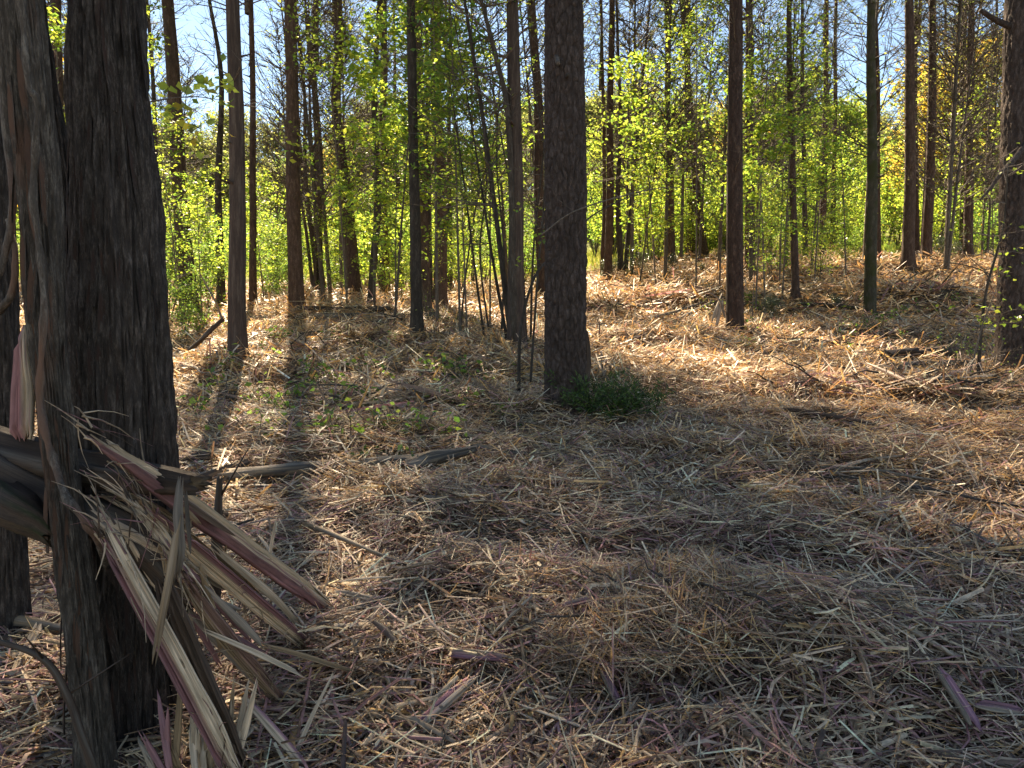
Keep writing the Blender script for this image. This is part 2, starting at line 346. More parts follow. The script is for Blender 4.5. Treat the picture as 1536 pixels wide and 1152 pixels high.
# ------------------------------------------------------------------ shredded wood covering the ground
SHC = [(.56, .41, .265), (.80, .61, .40), (.29, .175, .105), (.44, .225, .20), (.68, .40, .165), (.12, .078, .055)]
def shreds(mb, rng, n, r0, r1, seg, lmin, lmax, wid, wts, half=50, lift=.035, tilt=.22, pw=.8):
    u = rng.random(n)
    e = 2 - pw; r = (r0 ** e + u * (r1 ** e - r0 ** e)) ** (1 / e)
    az = (rng.random(n) * 2 - 1) * R(half)
    x = r * np.sin(az); y = r * np.cos(az)
    base = fbm(x * .9, y * .9, 0, 41, 2) * 7 + rng.normal(size=n) * .9
    ln = lmin + (lmax - lmin) * rng.random(n) ** 2.2
    wd = wid * (.35 + 1.1 * rng.random(n) ** 2) * (1 + .0 * r)
    d = np.stack([np.cos(base), np.sin(base)], -1)
    el = rng.normal(size=n) * tilt
    z = H(x, y) + lift * (.4 + 2.4 * sst(.45, .75, fbm(x * 1.7 + 3, y * 2.2, 0, 61, 2))) * rng.random(n) ** 1.5 + .2 * ln * abs(np.sin(el)) + .004
    dirv = np.stack([d[:, 0] * np.cos(el), d[:, 1] * np.cos(el), np.sin(el)], -1)
    side = np.stack([-d[:, 1], d[:, 0], rng.normal(size=n) * .5], -1); side /= np.linalg.norm(side, axis=1)[:, None]
    up = np.cross(dirv, side)
    C0 = np.stack([x, y, z], -1)
    ts = np.linspace(-.5, .5, seg + 1)
    bend = rng.normal(size=n) * .06; bs = rng.normal(size=n) * .06
    C = pick(rng, n, SHC, wts, .22)
    rows = []
    for k, t in enumerate(ts):
        q = (.25 - t * t) * 4
        c = C0 + dirv * (ln * t)[:, None] + up * (bend * ln * q)[:, None] + side * (bs * ln * q)[:, None]
        ww = wd * (.72 + .28 * q)
        if seg >= 2: rows.append(np.stack([c - side * ww[:, None] / 2, c + up * (ww * .45)[:, None], c + side * ww[:, None] / 2], 1))
        else: rows.append(np.stack([c - side * ww[:, None] / 2, c + side * ww[:, None] / 2], 1))
    m = rows[0].shape[1]
    V = np.stack(rows, 1)                       # n, seg+1, m, 3
    b = np.arange(n)[:, None] * (seg + 1) * m
    Q = []
    for k in range(seg):
        for j in range(m - 1): Q.append(np.stack([b[:, 0] + k * m + j, b[:, 0] + k * m + j + 1, b[:, 0] + (k + 1) * m + j + 1, b[:, 0] + (k + 1) * m + j], -1))
    mb.add(V.reshape(-1, 3), np.concatenate(Q), None, np.repeat(C, (seg + 1) * m, 0))
rng = np.random.default_rng(5)
mb = MB()
shreds(mb, rng, 5000, 1.5, 5.5, 2, .06, .34, .022, [5, 4, 3, 3, .8, 1.2], 56, .05, .25)
shreds(mb, rng, 42000, 1.5, 4.6, 2, .05, .34, .0095, [4, 3.3, 3.7, 3, .9, 2.4], 56, .06, .28)
shreds(mb, rng, 5500, 1.5, 6.5, 2, .25, .62, .007, [4, 4, 3, 2, 1.5, 1], 56, .07, .16)
shreds(mb, rng, 18000, 1.5, 4.6, 1, .02, .10, .005, [4, 3, 3, 1.2, 1, 1.3], 56)
shreds(mb, rng, 85000, 4.6, 9, 1, .06, .36, .014, [3.2, 3.2, 3, 1.6, 3.2, 2], 52, .06, .32)
shreds(mb, rng, 95000, 9, 18, 1, .08, .5, .026, [2.4, 2.8, 2.8, .8, 5, 2], 48, .08, .36)
shreds(mb, rng, 75000, 18, 34, 1, .16, .8, .045, [2.4, 2.8, 2.2, .5, 5, 1.0], 44, .12, .36)
lit = link('shredded_wood_litter', mb.mesh('shredded_wood_litter', M['shred']))
tag(lit, 'shredded brown and purple wood litter covering the forest floor', 'wood litter', kind='stuff')
# ------------------------------------------------------------------ trunks
def trunk_mesh(name, P, rad, mat, sides=14, flare=.25, rough=.06, seed=0, disp=None, smooth=True):
    """P: centre line (n,3) local; rad: radii; disp(theta, z, r) -> offset"""
    n = len(P); th = np.arange(sides) * 2 * math.pi / sides
    z = P[:, 2] - P[0, 2]
    r = np.asarray(rad) * (1 + flare * np.exp(-np.clip(z - .1, 0, None) / .22))
    lob = 1 + rough * (vnoise(np.cos(th)[None] * 1.5 + 7, np.sin(th)[None] * 1.5 + 7, z[:, None] * 1.2, seed) - .5) * 2
    lob = lob + (.10 * flare / .25) * np.exp(-np.clip(z, 0, None) / .25)[:, None] * np.sin(th * 5 + seed)[None]
    rr = r[:, None] * lob
    if disp is not None: rr = rr + disp(th[None] + 0 * z[:, None], z[:, None] + 0 * th[None], r[:, None])
    V = np.stack([P[:, 0:1] + rr * np.cos(th), P[:, 1:2] + rr * np.sin(th), P[:, 2:3] + 0 * rr], -1).reshape(-1, 3)
    i = np.arange(n - 1)[:, None] * sides; j = np.arange(sides)[None]; k = (j + 1) % sides
    Q = np.stack([i + j, i + k, i + sides + k, i + sides + j], -1).reshape(-1, 4)
    mb = MB(); mb.add(V, Q); return mb.mesh(name, mat, smooth)
def cedar_disp(amp, seed):
    def f(th, z, r):
        k = 11; u = th / (2 * math.pi) * k
        wob = fbm(np.cos(th) * 2 + 5, np.sin(th) * 2 + 5, z * .8, seed, 2) * 2.2
        a = fbm(np.cos(th + wob * .15) * 7 + 20, np.sin(th + wob * .15) * 7 + 20, z * 2.6, seed + 3, 3)
        b = fbm(np.cos(th + wob * .1) * 19 + 40, np.sin(th + wob * .1) * 19 + 40, z * 5.5, seed + 7, 2)
        q = np.floor(a * 7) / 7 + (a * 7 % 1) ** 4 / 7          # overlapping plates of bark
        
        crack = np.clip((np.abs(fbm(np.cos(th + wob * .12) * 9 + 60, np.sin(th + wob * .12) * 9 + 60, z * 1.1, seed + 11, 2) - .5)) / .035, 0, 1)
        return amp * ((q - .5) * 3.0 + (b - .5) * 1.3 - 1.1 * (1 - crack))
    return f
def pine_disp(amp, seed, cell=.05):
    def f(th, z, r):
        rm = float(np.mean(r)); nc = max(8, int(2 * math.pi * rm / cell))
        u = th / (2 * math.pi) * nc; v = z / (cell * 2.1)
        u = u + .6 * (fbm(u * .8, v * .8, 0, seed, 2) - .5) * np.sin(th / 2) ** 2; 
        iu, iv = np.floor(u).astype(int), np.floor(v).astype(int)
        F1 = np.full(u.shape, 9.); F2 = F1.copy()
        for du in (-1, 0, 1):
            for dv in (-1, 0, 1):
                cu, cv = iu + du, iv + dv; cm = np.mod(cu, nc)
                jx = _h(cm, cv, cm * 0, seed); jy = _h(cm, cv, cm * 0 + 1, seed)
                d = np.sqrt((cu + jx - u) ** 2 + (cv + jy - v) ** 2)
                F2 = np.minimum(F2, np.maximum(F1, d)); F1 = np.minimum(F1, d)
        e = np.clip((F2 - F1) / .22, 0, 1)
        lay = fbm(np.cos(th) * 9 + 30, np.sin(th) * 9 + 30, z * 9, seed + 4, 2)
        return amp * (e ** .6 - .6) + amp * .9 * (np.floor(lay * 5) / 5 - .5)
    return f

# shared branch and crown sets -------------------------------------------------
def bentbranch(rng, p0, az, el, L, up, k=5, wob=.06):
    t = np.linspace(0, 1, k)
    d = np.array([math.cos(az) * math.cos(el), math.sin(az) * math.cos(el), math.sin(el)])
    P = p0 + d * (L * t)[:, None]; P[:, 2] += up * L * t * t
    P += rng.normal(size=(k, 3)) * wob * L * t[:, None] * .5
    return P
def deadbranches(seed, n=60, z0=2.5, z1=11, Lr=(.5, 1.7)):
    """bare lower limbs of a plantation pine"""
    rng = np.random.default_rng(seed); mb = MB()
    for i in range(n):
        z = z0 + (z1 - z0) * rng.random() ** .75; az = rng.random() * 6.283
        L = rng.uniform(*Lr) * (.55 + .6 * (z - z0) / (z1 - z0))
        P = bentbranch(rng, np.array([0, 0, z]), az, rng.uniform(.0, .55), L, rng.uniform(.05, .35), 5, .1)
        r0 = rng.uniform(.007, .014); tube(mb, P, np.linspace(r0, .003, 5), 3, cap=False)
        for j in range(rng.integers(3, 8)):
            t = rng.uniform(.3, 1); q = P[min(4, int(t * 4))]
            P2 = bentbranch(rng, q, az + rng.uniform(-1.1, 1.1), rng.uniform(-.1, .9), L * rng.uniform(.2, .5), .15, 3, .12)
            tube(mb, P2, np.linspace(.0045, .002, 3), 3, cap=False)
    return mb.mesh('bare_branches', M['twig'])
DEAD = [deadbranches(100 + i) for i in range(6)]
def pinecrown(seed, h=8, n=46, rad=2.4, tuft=15, dense=1.0, wd=.008):
    rng = np.random.default_rng(seed); wb = MB(); nb = MB(); P_ = []
    tube(wb, spline([(0, 0, 0), (.1, 0, h * .5), (0, .1, h)], 8), np.linspace(.09, .015, 8), 6, cap=False)
    for i in range(n):
        t = (i + rng.random()) / n; z = h * t; az = rng.random() * 6.283; L = rad * (1.05 - .75 * t) * rng.uniform(.7, 1.15)
        P = bentbranch(rng, np.array([0, 0, z]), az, rng.uniform(.05, .45), L, .18, 6, .08)
        tube(wb, P, np.linspace(.022, .004, 6), 3, cap=False)
        for j in range(int(tuft * dense)):
            q = P[rng.integers(1, 6)] + rng.normal(size=3) * .3 * (.5 + L * .35); P_.append(q)
    P_ = np.array(P_); k = 7
    Pn = np.repeat(P_, k, 0); m = len(Pn)
    d = rng.normal(size=(m, 3)) + [0, 0, .35]; d /= np.linalg.norm(d, axis=1)[:, None]
    s = np.cross(d, rng.normal(size=(m, 3))); s /= np.linalg.norm(s, axis=1)[:, None]
    ln = .15 + .12 * rng.random((m, 1))
    V = np.stack([Pn - s * wd, Pn + s * wd, Pn + d * ln], 1).reshape(-1, 3)
    nb.add(V, None, np.arange(m * 3).reshape(m, 3), np.repeat(pick(rng, m, [(.10, .15, .04), (.14, .18, .05), (.17, .13, .05)], [5, 3, 1]), 3, 0))
    return wb.mesh('crown_limbs', M['twig']), nb.mesh('needles', M['needle'])
CROWN = [pinecrown(200 + i, rng_h, n, rr, tf, 1.0, .0082) for i, (rng_h, n, rr, tf) in enumerate([(9, 60, 3.5, 60), (8.5, 56, 3.3, 60), (9.5, 64, 3.6, 60)])]
THIN = [pinecrown(220 + i, 6.5, 34, 1.7, 9) for i in range(3)]

def leafy(seed, h, nb, z0, Lr, el, sub, nleaf, ls, cols, wts, mat='leaf', r0=.02, flat=.6, bare=False, curve=.1, stems=1, jit=.07):
    rng = np.random.default_rng(seed); wb = MB(); lb = MB(); lp = []
    for s in range(stems):
        az = rng.random() * 6.283; ln = rng.uniform(.1, .6) if stems > 1 else curve * rng.normal()
        hh = h * rng.uniform(.6, 1) if stems > 1 else h
        P = spline([(0, 0, 0), (ln * hh * .4 * math.cos(az), ln * hh * .4 * math.sin(az), hh * .5), (ln * hh * math.cos(az), ln * hh * math.sin(az), hh)], 12)
        tube(wb, P, np.linspace(r0, r0 * .2, 12), 5, cap=False)
        for i in range(nb // stems):
            t = z0 + (1 - z0) * rng.random() ** .8; q = np.array([np.interp(t, np.linspace(0, 1, 12), P[:, k]) for k in range(3)])
            L = rng.uniform(*Lr) * (1.15 - .7 * t); a = rng.random() * 6.283
            Bp = bentbranch(rng, q, a, rng.uniform(*el), L, .12, 5, .1); tube(wb, Bp, np.linspace(r0 * .35, r0 * .1, 5), 3, cap=False)
            lp += list(Bp[2:])
            for j in range(sub):
                b2 = bentbranch(rng, Bp[rng.integers(1, 5)], a + rng.uniform(-1.2, 1.2), rng.uniform(el[0] - .2, el[1]), L * rng.uniform(.3, .6), .05, 4, .1)
                tube(wb, b2, np.linspace(r0 * .16, r0 * .07, 4), 3, cap=False); lp += list(b2[1:])
    lp = np.array(lp)
    if nleaf:
        P = lp[rng.integers(0, len(lp), nleaf)] + rng.normal(size=(nleaf, 3)) * jit * (1 + .0 * h)
        leaves(lb, P, ls * (.55 + .8 * rng.random(nleaf)), rng, pick(rng, nleaf, cols, wts), flat)
    return wb.mesh('stems', M['twig']), (lb.mesh('foliage', M[mat]) if nleaf else None)
GRN = [(.12, .23, .045), (.19, .31, .05), (.28, .36, .055)]; DRK = [(.05, .09, .025), (.08, .13, .03), (.12, .17, .04)]; ORG = [(.50, .31, .05), (.52, .43, .07), (.33, .37, .06)]
OLV = [(.20, .23, .06), (.28, .28, .07), (.14, .17, .05)]
YG = [(.29, .39, .05), (.40, .45, .06), (.19, .32, .05)]
LCROWN = leafy(590, 8, 80, .05, (1.4, 3.0), (0, .7), 5, 11000, .11, GRN, [3, 4, 3], r0=.06, jit=.25)
def tree(px, yb, d, wpx, ptop, kind, label, height=17, crown='full', dead=True, wav=.02, group=None, cat='tree', name=None, sides=14, flare=.34):
    sd = int(px * 7 + d * 13); rng = np.random.default_rng(sd)
    b = at(px, yb, d); x0 = b[0]; z0 = Hs(x0, d) - .06
    dia = wpx / FPX * d
    tp = at(ptop, 0, d); slope = (tp[0] - x0) / (tp[2] - z0)
    root = bpy.data.objects.new(name or {'pine': 'pine_tree', 'redpine': 'pine_tree', 'cedarfar': 'cedar_tree', 'hard': 'hardwood_tree', 'moss': 'hardwood_tree'}[kind], None)
    COL.objects.link(root); root.location = (x0, d, z0); root.empty_display_size = .3
    tag(root, label, cat, group)
    n = 34; z = height * np.linspace(0, 1, n) ** 1.35
    px_ = slope * z + wav * height * .5 * (vnoise(z * .35, sd * .37, 0, 3) - vnoise(0, sd * .37, 0, 3)) * np.minimum(1, z / 2)
    py_ = wav * height * .5 * (vnoise(z * .35, sd * .91, 0, 4) - vnoise(0, sd * .91, 0, 4)) * np.minimum(1, z / 2)
    P = np.stack([px_, py_, z], -1)
    rad = dia / 2 * (1.04 - .8 * z / height)
    link('trunk', trunk_mesh('trunk', P, rad, M[kind], sides, flare, .07, sd), root)
    lean = math.atan(slope)
    for k in range(int(rng.integers(2, 7)) if d < 28 else 0):       # snapped limb stubs
        zk = rng.uniform(1.2, 8); c = np.array([np.interp(zk, z, px_), np.interp(zk, z, py_), zk]); az = rng.uniform(-math.pi, .3); rk_ = np.interp(zk, z, rad)
        q = c + np.array([math.cos(az), math.sin(az), .25]) * (rk_ + rng.uniform(.04, .22)); mbk = MB(); tube(mbk, spline([c, q], 4), np.linspace(.03, .012, 4) * rng.uniform(.5, 1.1), 6, rough=.2)
        link('limb_stub', mbk.mesh('limb_stub', M[kind], True), root)
    if dead:
        k = DEAD[sd % len(DEAD)]
        link('bare_branches', k, root, (0, 0, 0), (0, lean, 0), 1.0).rotation_euler = (0, lean, 0)
    if crown:
        zc = height * .5; src = CROWN if crown == 'full' else THIN
        wm, nm = src[sd % len(src)] if (kind != 'hard' or crown != 'full') else LCROWN
        c = link('crown', nm, root, (slope * zc + px_[-1] * 0, 0, zc), (0, lean, rng.random() * 6.28), height / 17 * (1.15 if px in (445, 557, 640, 661, 380) else 1.0))
        link('limbs', wm, c)
    return root
# ------------------------------------------------------------------ the trees of the stand
T = tree
T(285, 478, 17, 25, 252, 'redpine', 'reddish pine trunk rising from leafy shrubs right of the big foreground cedar', 15, 'full')
T(247, 470, 20, 9, 226, 'hard', 'thin grey stem close beside the reddish pine at left', 11, None, True, .04)
T(357, 550, 9.9, 26, 346, 'cedarfar', 'dark cedar trunk with straight sides and a bright red-brown foot, left midground', 12, 'thin', True, .015)
T(380, 465, 19.5, 11, 372, 'redpine', 'slim reddish trunk just behind the dark straight cedar at left', 15, 'thin')
T(445, 463, 19, 22, 435, 'redpine', 'tall clean reddish-brown pine trunk casting a long shadow toward the viewer', 20, 'full', True, .008)
T(533, 440, 24, 19, 499, 'redpine', 'wavy brown pine trunk leaning left with a few bare limbs', 17, 'thin', True, .05)
T(557, 460, 20, 11, 562, 'hard', 'slender leafy hardwood trunk between the wavy pine and the dark trunk pair', 16, 'full', True, .03)
T(577, 432, 26, 15, 578, 'redpine', 'pine trunk half hidden by yellow-green vine leaves, left of centre', 15, 'thin')
T(602, 425, 27, 8, 592, 'hard', 'thin bare trunk behind the vine-covered pine', 13, None)
T(626, 512, 12.7, 17, 613, 'hard', 'dark slim trunk in front of a paired brown trunk, left of centre', 14, 'full', True, .02)
T(640, 470, 17.5, 13, 627, 'redpine', 'brown trunk close behind the dark slim trunk', 18, 'full')
T(661, 460, 20, 20, 652, 'redpine', 'sturdy brown pine trunk with leafy vines near its top, left of the big pine', 20, 'full', True, .01)
T(646, 462, 20.5, 8, 640, 'hard', 'thin grey stem touching the sturdy vine-topped pine', 11, None)
T(675, 432, 27, 8, 672, 'pine', 'narrow pine trunk at the meadow edge right of the sturdy pine', 14, 'thin')
T(775, 530, 11.6, 24, 764, 'cedarfar', 'fluted grey-brown cedar trunk just left of the big pine', 13, 'thin', True, .02)
T(816, 452, 22, 17, 800, 'redpine', 'reddish pine trunk mostly hidden behind the big pine', 18, 'full')
T(912, 422, 26, 12, 918, 'redpine', 'slim reddish pine trunk right of the big pine', 21, 'full', True, .012)
T(904, 418, 28, 7, 899, 'pine', 'thin dark trunk touching the slim reddish pine right of centre', 14, 'thin')
T(931, 415, 27, 9, 929, 'hard', 'thin grey stem leaning away from its twin, right of the slim reddish pine', 12, None, True, .04)
T(937, 415, 27.3, 7, 975, 'hard', 'thin twin stem that leans right, near the dark glossy bushes', 11, None, True, .04)
T(1008, 392, 29, 11, 1000, 'redpine', 'straight pine trunk rising behind the dark glossy bushes', 17, 'thin', True, .012)
T(1038, 378, 31, 11, 1031, 'redpine', 'brown pine trunk right of the one behind the glossy bushes', 17, 'thin')
T(1056, 378, 30, 13, 1022, 'redpine', 'brown pine trunk leaning left across its neighbour, right of centre', 16, 'thin')
T(1102, 495, 13.4, 25, 1104, 'pine', 'straight mid-distance pine with a split bright reddish foot, right of centre', 18, 'full', True, .008, flare=.12)
T(1125, 410, 23, 15, 1124, 'redpine', 'pine trunk directly behind the straight split-footed pine', 17, 'full', True, .01)
T(1193, 460, 18, 11, 1186, 'pine', 'thin dark pine trunk among bright yellow-green leaves at right', 14, 'thin')
T(1207, 420, 25, 8, 1206, 'hard', 'thin dark stem behind bright leaves at right', 13, None)
T(1232, 405, 27, 10, 1238, 'redpine', 'slim reddish trunk among leaves left of the mossy trunk', 15, 'thin')
T(1248, 400, 30, 8, 1252, 'pine', 'narrow far trunk just left of the mossy trunk', 15, 'thin')
T(1305, 473, 16, 17, 1309, 'moss', 'straight mossy green-black trunk in the right midground', 13, 'thin', False, .012, flare=.12)
T(1315, 402, 25, 11, 1314, 'redpine', 'reddish pine trunk peeping out behind the mossy trunk', 16, 'thin', True, .01)
T(1362, 410, 22, 17, 1361, 'redpine', 'brown pine trunk with a knobbly crook low down, far right group', 17, 'full', True, .012)
T(1374, 398, 27, 9, 1378, 'pine', 'thin trunk close behind the crooked-foot pine', 15, 'thin')
T(1390, 386, 24, 14, 1398, 'pine', 'dark brown pine with upswept bare limbs in the far right group', 17, 'full', True, .015)
T(1452, 388, 26, 13, 1457, 'pine', 'pale-edged pine trunk, rightmost of the far right group', 17, 'thin', True, .01)
T(1443, 386, 28, 8, 1446, 'redpine', 'thin trunk just left of the pale-edged pine', 15, 'thin')
T(1412, 385, 33, 8, 1420, 'hard', 'thin far stem between the dark brown and pale-edged pines', 12, None)
T(1480, 380, 31, 9, 1490, 'hard', 'thin far stem between the pale-edged pine and the big right pine', 12, None, True, .04)
T(88, 430, 14, 18, 86, 'pine', 'dark trunk seen in the gap left of the big foreground cedar', 15, 'thin')
T(332, 452, 19, 13, 318, 'hard', 'dark crooked stem among shrubs left of the straight dark cedar', 9, None, True, .08)
# many-stemmed cedar: stems rise from one base
def multistem():
    b = at(482, 440, 25); z0 = Hs(b[0], 25) - .05
    root = bpy.data.objects.new('cedar_tree', None); COL.objects.link(root); root.location = (b[0], 25, z0)
    tag(root, 'many-stemmed dark cedar fanning upward between two reddish pines', 'tree')
    rng = np.random.default_rng(8)
    for i, (xt, w_) in enumerate([(447, .15), (458, .13), (468, .14), (483, .22), (486, .12), (476, .1), (440, .09)]):
        dx = (xt - 482) / FPX * 25; z = np.linspace(0, 11, 20)
        P = np.stack([dx * (z / 9) ** .6 + rng.uniform(-.15, .15) + .06 * np.sin(z + i), rng.uniform(-.2, .2) + .1 * np.sin(z * .7 + i * 2), z], -1)
        link('stem', trunk_mesh('stem', P, w_ / 2 * (1.1 - .8 * z / 11) * 1.3, M['cedarfar'], 8, .3, .1, i), root)
    link('bare_branches', deadbranches(77, 150, .6, 9, (.7, 1.8)), root)
    wm, nm = THIN[1]; c = link('crown', nm, root, (0, 0, 7.5), (0, 0, 1), 1); link('limbs', wm, c)
multistem()

# dark leaning hardwood stems left of the big pine
def slim(pts, d, r0, r1, label, name='sapling', mat='twig', seed=0, twigs=0, group=None, cat='sapling', leaf=0, lsize=.06, cols=None, dd=None, tl=(.2, .6)):
    """thin stem through photo points at distance d; twigs and leaves along it are its parts"""
    dd = dd or [d] * len(pts)
    W = np.array([at(a, b, q) for (a, b), q in zip(pts, dd)]); 
    g = W[0].copy(); 
    if name in ('sapling', 'leaning_stem'): W[0, 2] = Hs(W[0, 0], W[0, 1]) - .03
    root = bpy.data.objects.new(name, None); COL.objects.link(root); root.location = W[0]; tag(root, label, cat, group)
    P = spline(W - W[0], 26); mb = MB(); tube(mb, P, np.linspace(r0, r1, 26), 7, rough=.12, seed=seed)
    link('stem', mb.mesh('stem', M[mat], True), root)
    rng = np.random.default_rng(seed + 50); tb = MB(); lp = []
    for i in range(twigs):
        k = rng.integers(6, 26); L = rng.uniform(*tl)
        q = bentbranch(rng, P[k], rng.random() * 6.283, rng.uniform(-.1, .8), L, .1, 5, .1)
        tube(tb, q, np.linspace(max(r1, r0 * .3), r1 * .5, 5), 3, cap=False)
        for s in range(3):
            q2 = bentbranch(rng, q[rng.integers(1, 5)], rng.random() * 6.283, rng.uniform(-.2, .6), L * .45, .05, 3, .1)
            tube(tb, q2, np.linspace(r1 * .6, r1 * .35, 3), 3, cap=False); lp += list(q2[1:])
        lp += list(q[2:])
    if twigs: link('twigs', tb.mesh('twigs', M['twig']), root)
    if leaf and lp:
        lp = np.array(lp)[rng.integers(0, len(lp), leaf)] + rng.normal(size=(leaf, 3)) * .05
        lb = MB(); leaves(lb, lp, lsize * (.6 + .7 * rng.random(leaf)), rng, pick(rng, leaf, cols or YG, [5, 3, 2][:len(cols or YG)])); link('foliage', lb.mesh('foliage', M['leaf']), root)
    return root
slim([(768, 520), (745, 330), (722, 160), (697, 0), (685, -90)], 11.8, .05, .014, 'dark stem leaning left out of the fluted cedar clump', 'leaning_stem', 'hard', 1, 26, tl=(.5, 1.5), cat='tree', leaf=350)
slim([(772, 525), (764, 200), (745, 90), (722, 0), (705, -80)], 11.5, .055, .02, 'dark forked stem rising from the fluted cedar clump and bending left high up', 'leaning_stem', 'hard', 2, 22, tl=(.5, 1.6), cat='tree', leaf=300)
slim([(728, 514), (712, 400), (697, 280), (683, 180), (665, 60)], 12.4, .024, .006, 'slender dark sapling leaning left between the sturdy pine and the cedar clump', 'leaning_stem', 'hard', 3, 14, leaf=150)
slim([(762, 516), (741, 400), (722, 280), (708, 190), (680, 20)], 12.0, .03, .008, 'slender dark sapling leaning left, nearest the fluted cedar', 'leaning_stem', 'hard', 4, 18, leaf=160, tl=(.3, .9))
slim([(778, 572), (781, 495), (799, 422), (822, 390), (880, 330), (930, 301), (965, 290)], 8.3, .02, .005, 'curved dark sapling arching right behind the big pine', 'leaning_stem', 'hard', 5, 5, dd=[8.0, 8.1, 8.2, 8.4, 8.8, 9.2, 9.4])
slim([(812, 352), (864, 316), (958, 288), (1010, 281), (1055, 290)], 6.9, .008, .003, 'thin bare arching twig crossing in front of the big pine', 'hanging_branch', 'twig', 6, 4, cat='branch')
slim([(795, 560), (806, 420), (818, 250), (800, 120), (790, 0)], 8.9, .016, .006, 'thin upright sapling close against the left side of the big pine', 'leaning_stem', 'hard', 7, 16, leaf=120, tl=(.3, .9))
slim([(1467, 547), (1477, 449), (1495, 379), (1506, 332), (1512, 250)], 9.2, .02, .008, 'grey sapling standing just in front of the big right pine', 'leaning_stem', 'hard', 8, 12, leaf=60)
slim([(1487, 424), (1472, 405), (1422, 393), (1368, 383)], 9.1, .009, .003, 'thin bare twig arching left from the grey sapling at right', 'hanging_branch', 'twig', 9, 3, cat='branch')
slim([(1450, 560), (1470, 500), (1480, 470), (1500, 420)], 8.8, .012, .004, 'short dark bent sapling at the foot of the big right pine', 'leaning_stem', 'twig', 10, 7, leaf=60)
slim([(1190, 590), (1188, 540), (1196, 505)], 9.0, .006, .002, 'small upright twig sticking from the litter at right', 'leaning_stem', 'twig', 11, 3)
slim([(840, 20), (790, 120), (745, 230), (712, 300)], 10.5, .012, .004, 'long bare limb slanting down left from behind the big pine', 'hanging_branch', 'hard', 12, 9, cat='branch', tl=(.4, 1.0))
for k, (pts_, dd_, lab) in enumerate([([(790, 520), (782, 380), (760, 250), (735, 120), (700, -20)], 12.2, 'thin dark stem leaning left behind the fluted cedar, highest of the tangle'), ([(752, 505), (756, 380), (745, 240), (750, 100), (742, -20)], 12.8, 'thin upright stem in the tangle left of the fluted cedar'), ([(735, 490), (720, 380), (730, 260), (712, 120), (716, -20)], 13.6, 'thin crooked stem at the left of the tangle by the fluted cedar'), ([(796, 500), (800, 380), (812, 260), (826, 140), (838, 40)], 12.5, 'thin stem leaning right toward the big central pine'), ([(690, 488), (700, 400), (716, 300), (742, 210), (770, 120)], 14.5, 'thin stem leaning right across the tangle left of the fluted cedar')]):
    slim(pts_, dd_, .022, .006, lab, 'leaning_stem', 'hard', 20 + k, 20, leaf=90, tl=(.4, 1.3))
# leafy twig hanging near at upper left
slim([(195, 160), (240, 150), (290, 145), (330, 150)], 5.0, .007, .002, 'drooping twig with large green leaves beside the big foreground cedar', 'hanging_branch', 'twig', 13, 7, cat='branch', leaf=46, lsize=.085, tl=(.12, .3), cols=[(.22, .28, .04), (.3, .34, .05), (.12, .18, .03)])
slim([(205, 190), (250, 215), (300, 190)], 5.2, .006, .002, 'lower drooping twig with yellowing leaves beside the big foreground cedar', 'hanging_branch', 'twig', 14, 6, cat='branch', leaf=36, lsize=.08, tl=(.1, .3), cols=[(.3, .34, .05), (.5, .4, .05), (.12, .18, .03)])

# ------------------------------------------------------------------ near trunks with modelled bark
def rings(zmax, step, top, ntop): return np.concatenate([np.arange(0, zmax, step), np.linspace(zmax, top, ntop)])
def near_tree(name, label, pts, d, widths, kind, disp, sides, zmax, step, top, crown=None, seed=0, flare=.2, cat='tree', limbs=True):
    """trunk whose centre line runs through photo points (px,py) at distance d; widths in pixels"""
    W = np.array([at(a, b, d) for a, b in pts]); zb = Hs(W[0, 0], d) - .08
    root = bpy.data.objects.new(name, None); COL.objects.link(root); root.location = (W[0, 0], d, zb); tag(root, label, cat)
    zz = W[:, 2] - zb; o = np.argsort(zz); zz = zz[o]; xs = (W[:, 0] - W[0, 0])[o]; wd = np.array(widths)[o] / FPX * d
    z = rings(zmax, step, top, 12)
    sl_ = (xs[-1] - xs[0]) / (zz[-1] - zz[0])
    x = np.where(z <= zz[-1], np.interp(z, zz, xs), xs[-1] + sl_ * (z - zz[-1]))
    kern = np.ones(9) / 9; xpad = np.concatenate([np.full(4, x[0]), x, np.full(4, x[-1])]); 
    x[:-14] = np.convolve(xpad, kern, 'valid')[:-14]
    ww = np.interp(z, zz, wd); ww = np.where(z > zz[-1], wd[-1] * (1 - .75 * (z - zz[-1]) / (top - zz[-1])), ww)
    P = np.stack([x, 0 * x + .02 * np.sin(z * 1.1 + seed), z], -1)
    link('trunk', trunk_mesh('trunk', P, ww / 2, M[kind], sides, flare, .05, seed, disp), root)
    if crown:
        wm, nm = crown; zc = top * .55; c = link('crown', nm, root, (float(np.interp(zc, z, x)), 0, zc), (0, 0, seed), top / 17); link('limbs', wm, c)
    return root, P, ww
bigpine, _, _ = near_tree('pine_tree', 'thick dark pine with plated bark standing in the centre', [(849, 606), (848, 300), (845, 0)], 7.4, [61, 59, 53], 'pine_near', pine_disp(.026, 5, .055), 170, 5.0, .018, 19, CROWN[0], 2, .14)
rightpine, _, _ = near_tree('pine_tree', 'thick dark pine cut off by the right edge of the photo', [(1532, 548), (1533, 300), (1542, 0)], 10, [64, 56, 54], 'pine_near', pine_disp(.028, 9, .06), 120, 6.0, .035, 19, CROWN[1], 3, .18)
bigcedar, PC, WC = near_tree('cedar_tree', 'massive dark shaggy-barked cedar trunk in the left foreground', [(208, 1095), (196, 700), (182, 500), (170, 250), (157, 0)], 2.5, [116, 138, 138, 114, 94], 'cedar', cedar_disp(.017, 3), 260, 3.0, .012, 12, CROWN[2], 4, .12)
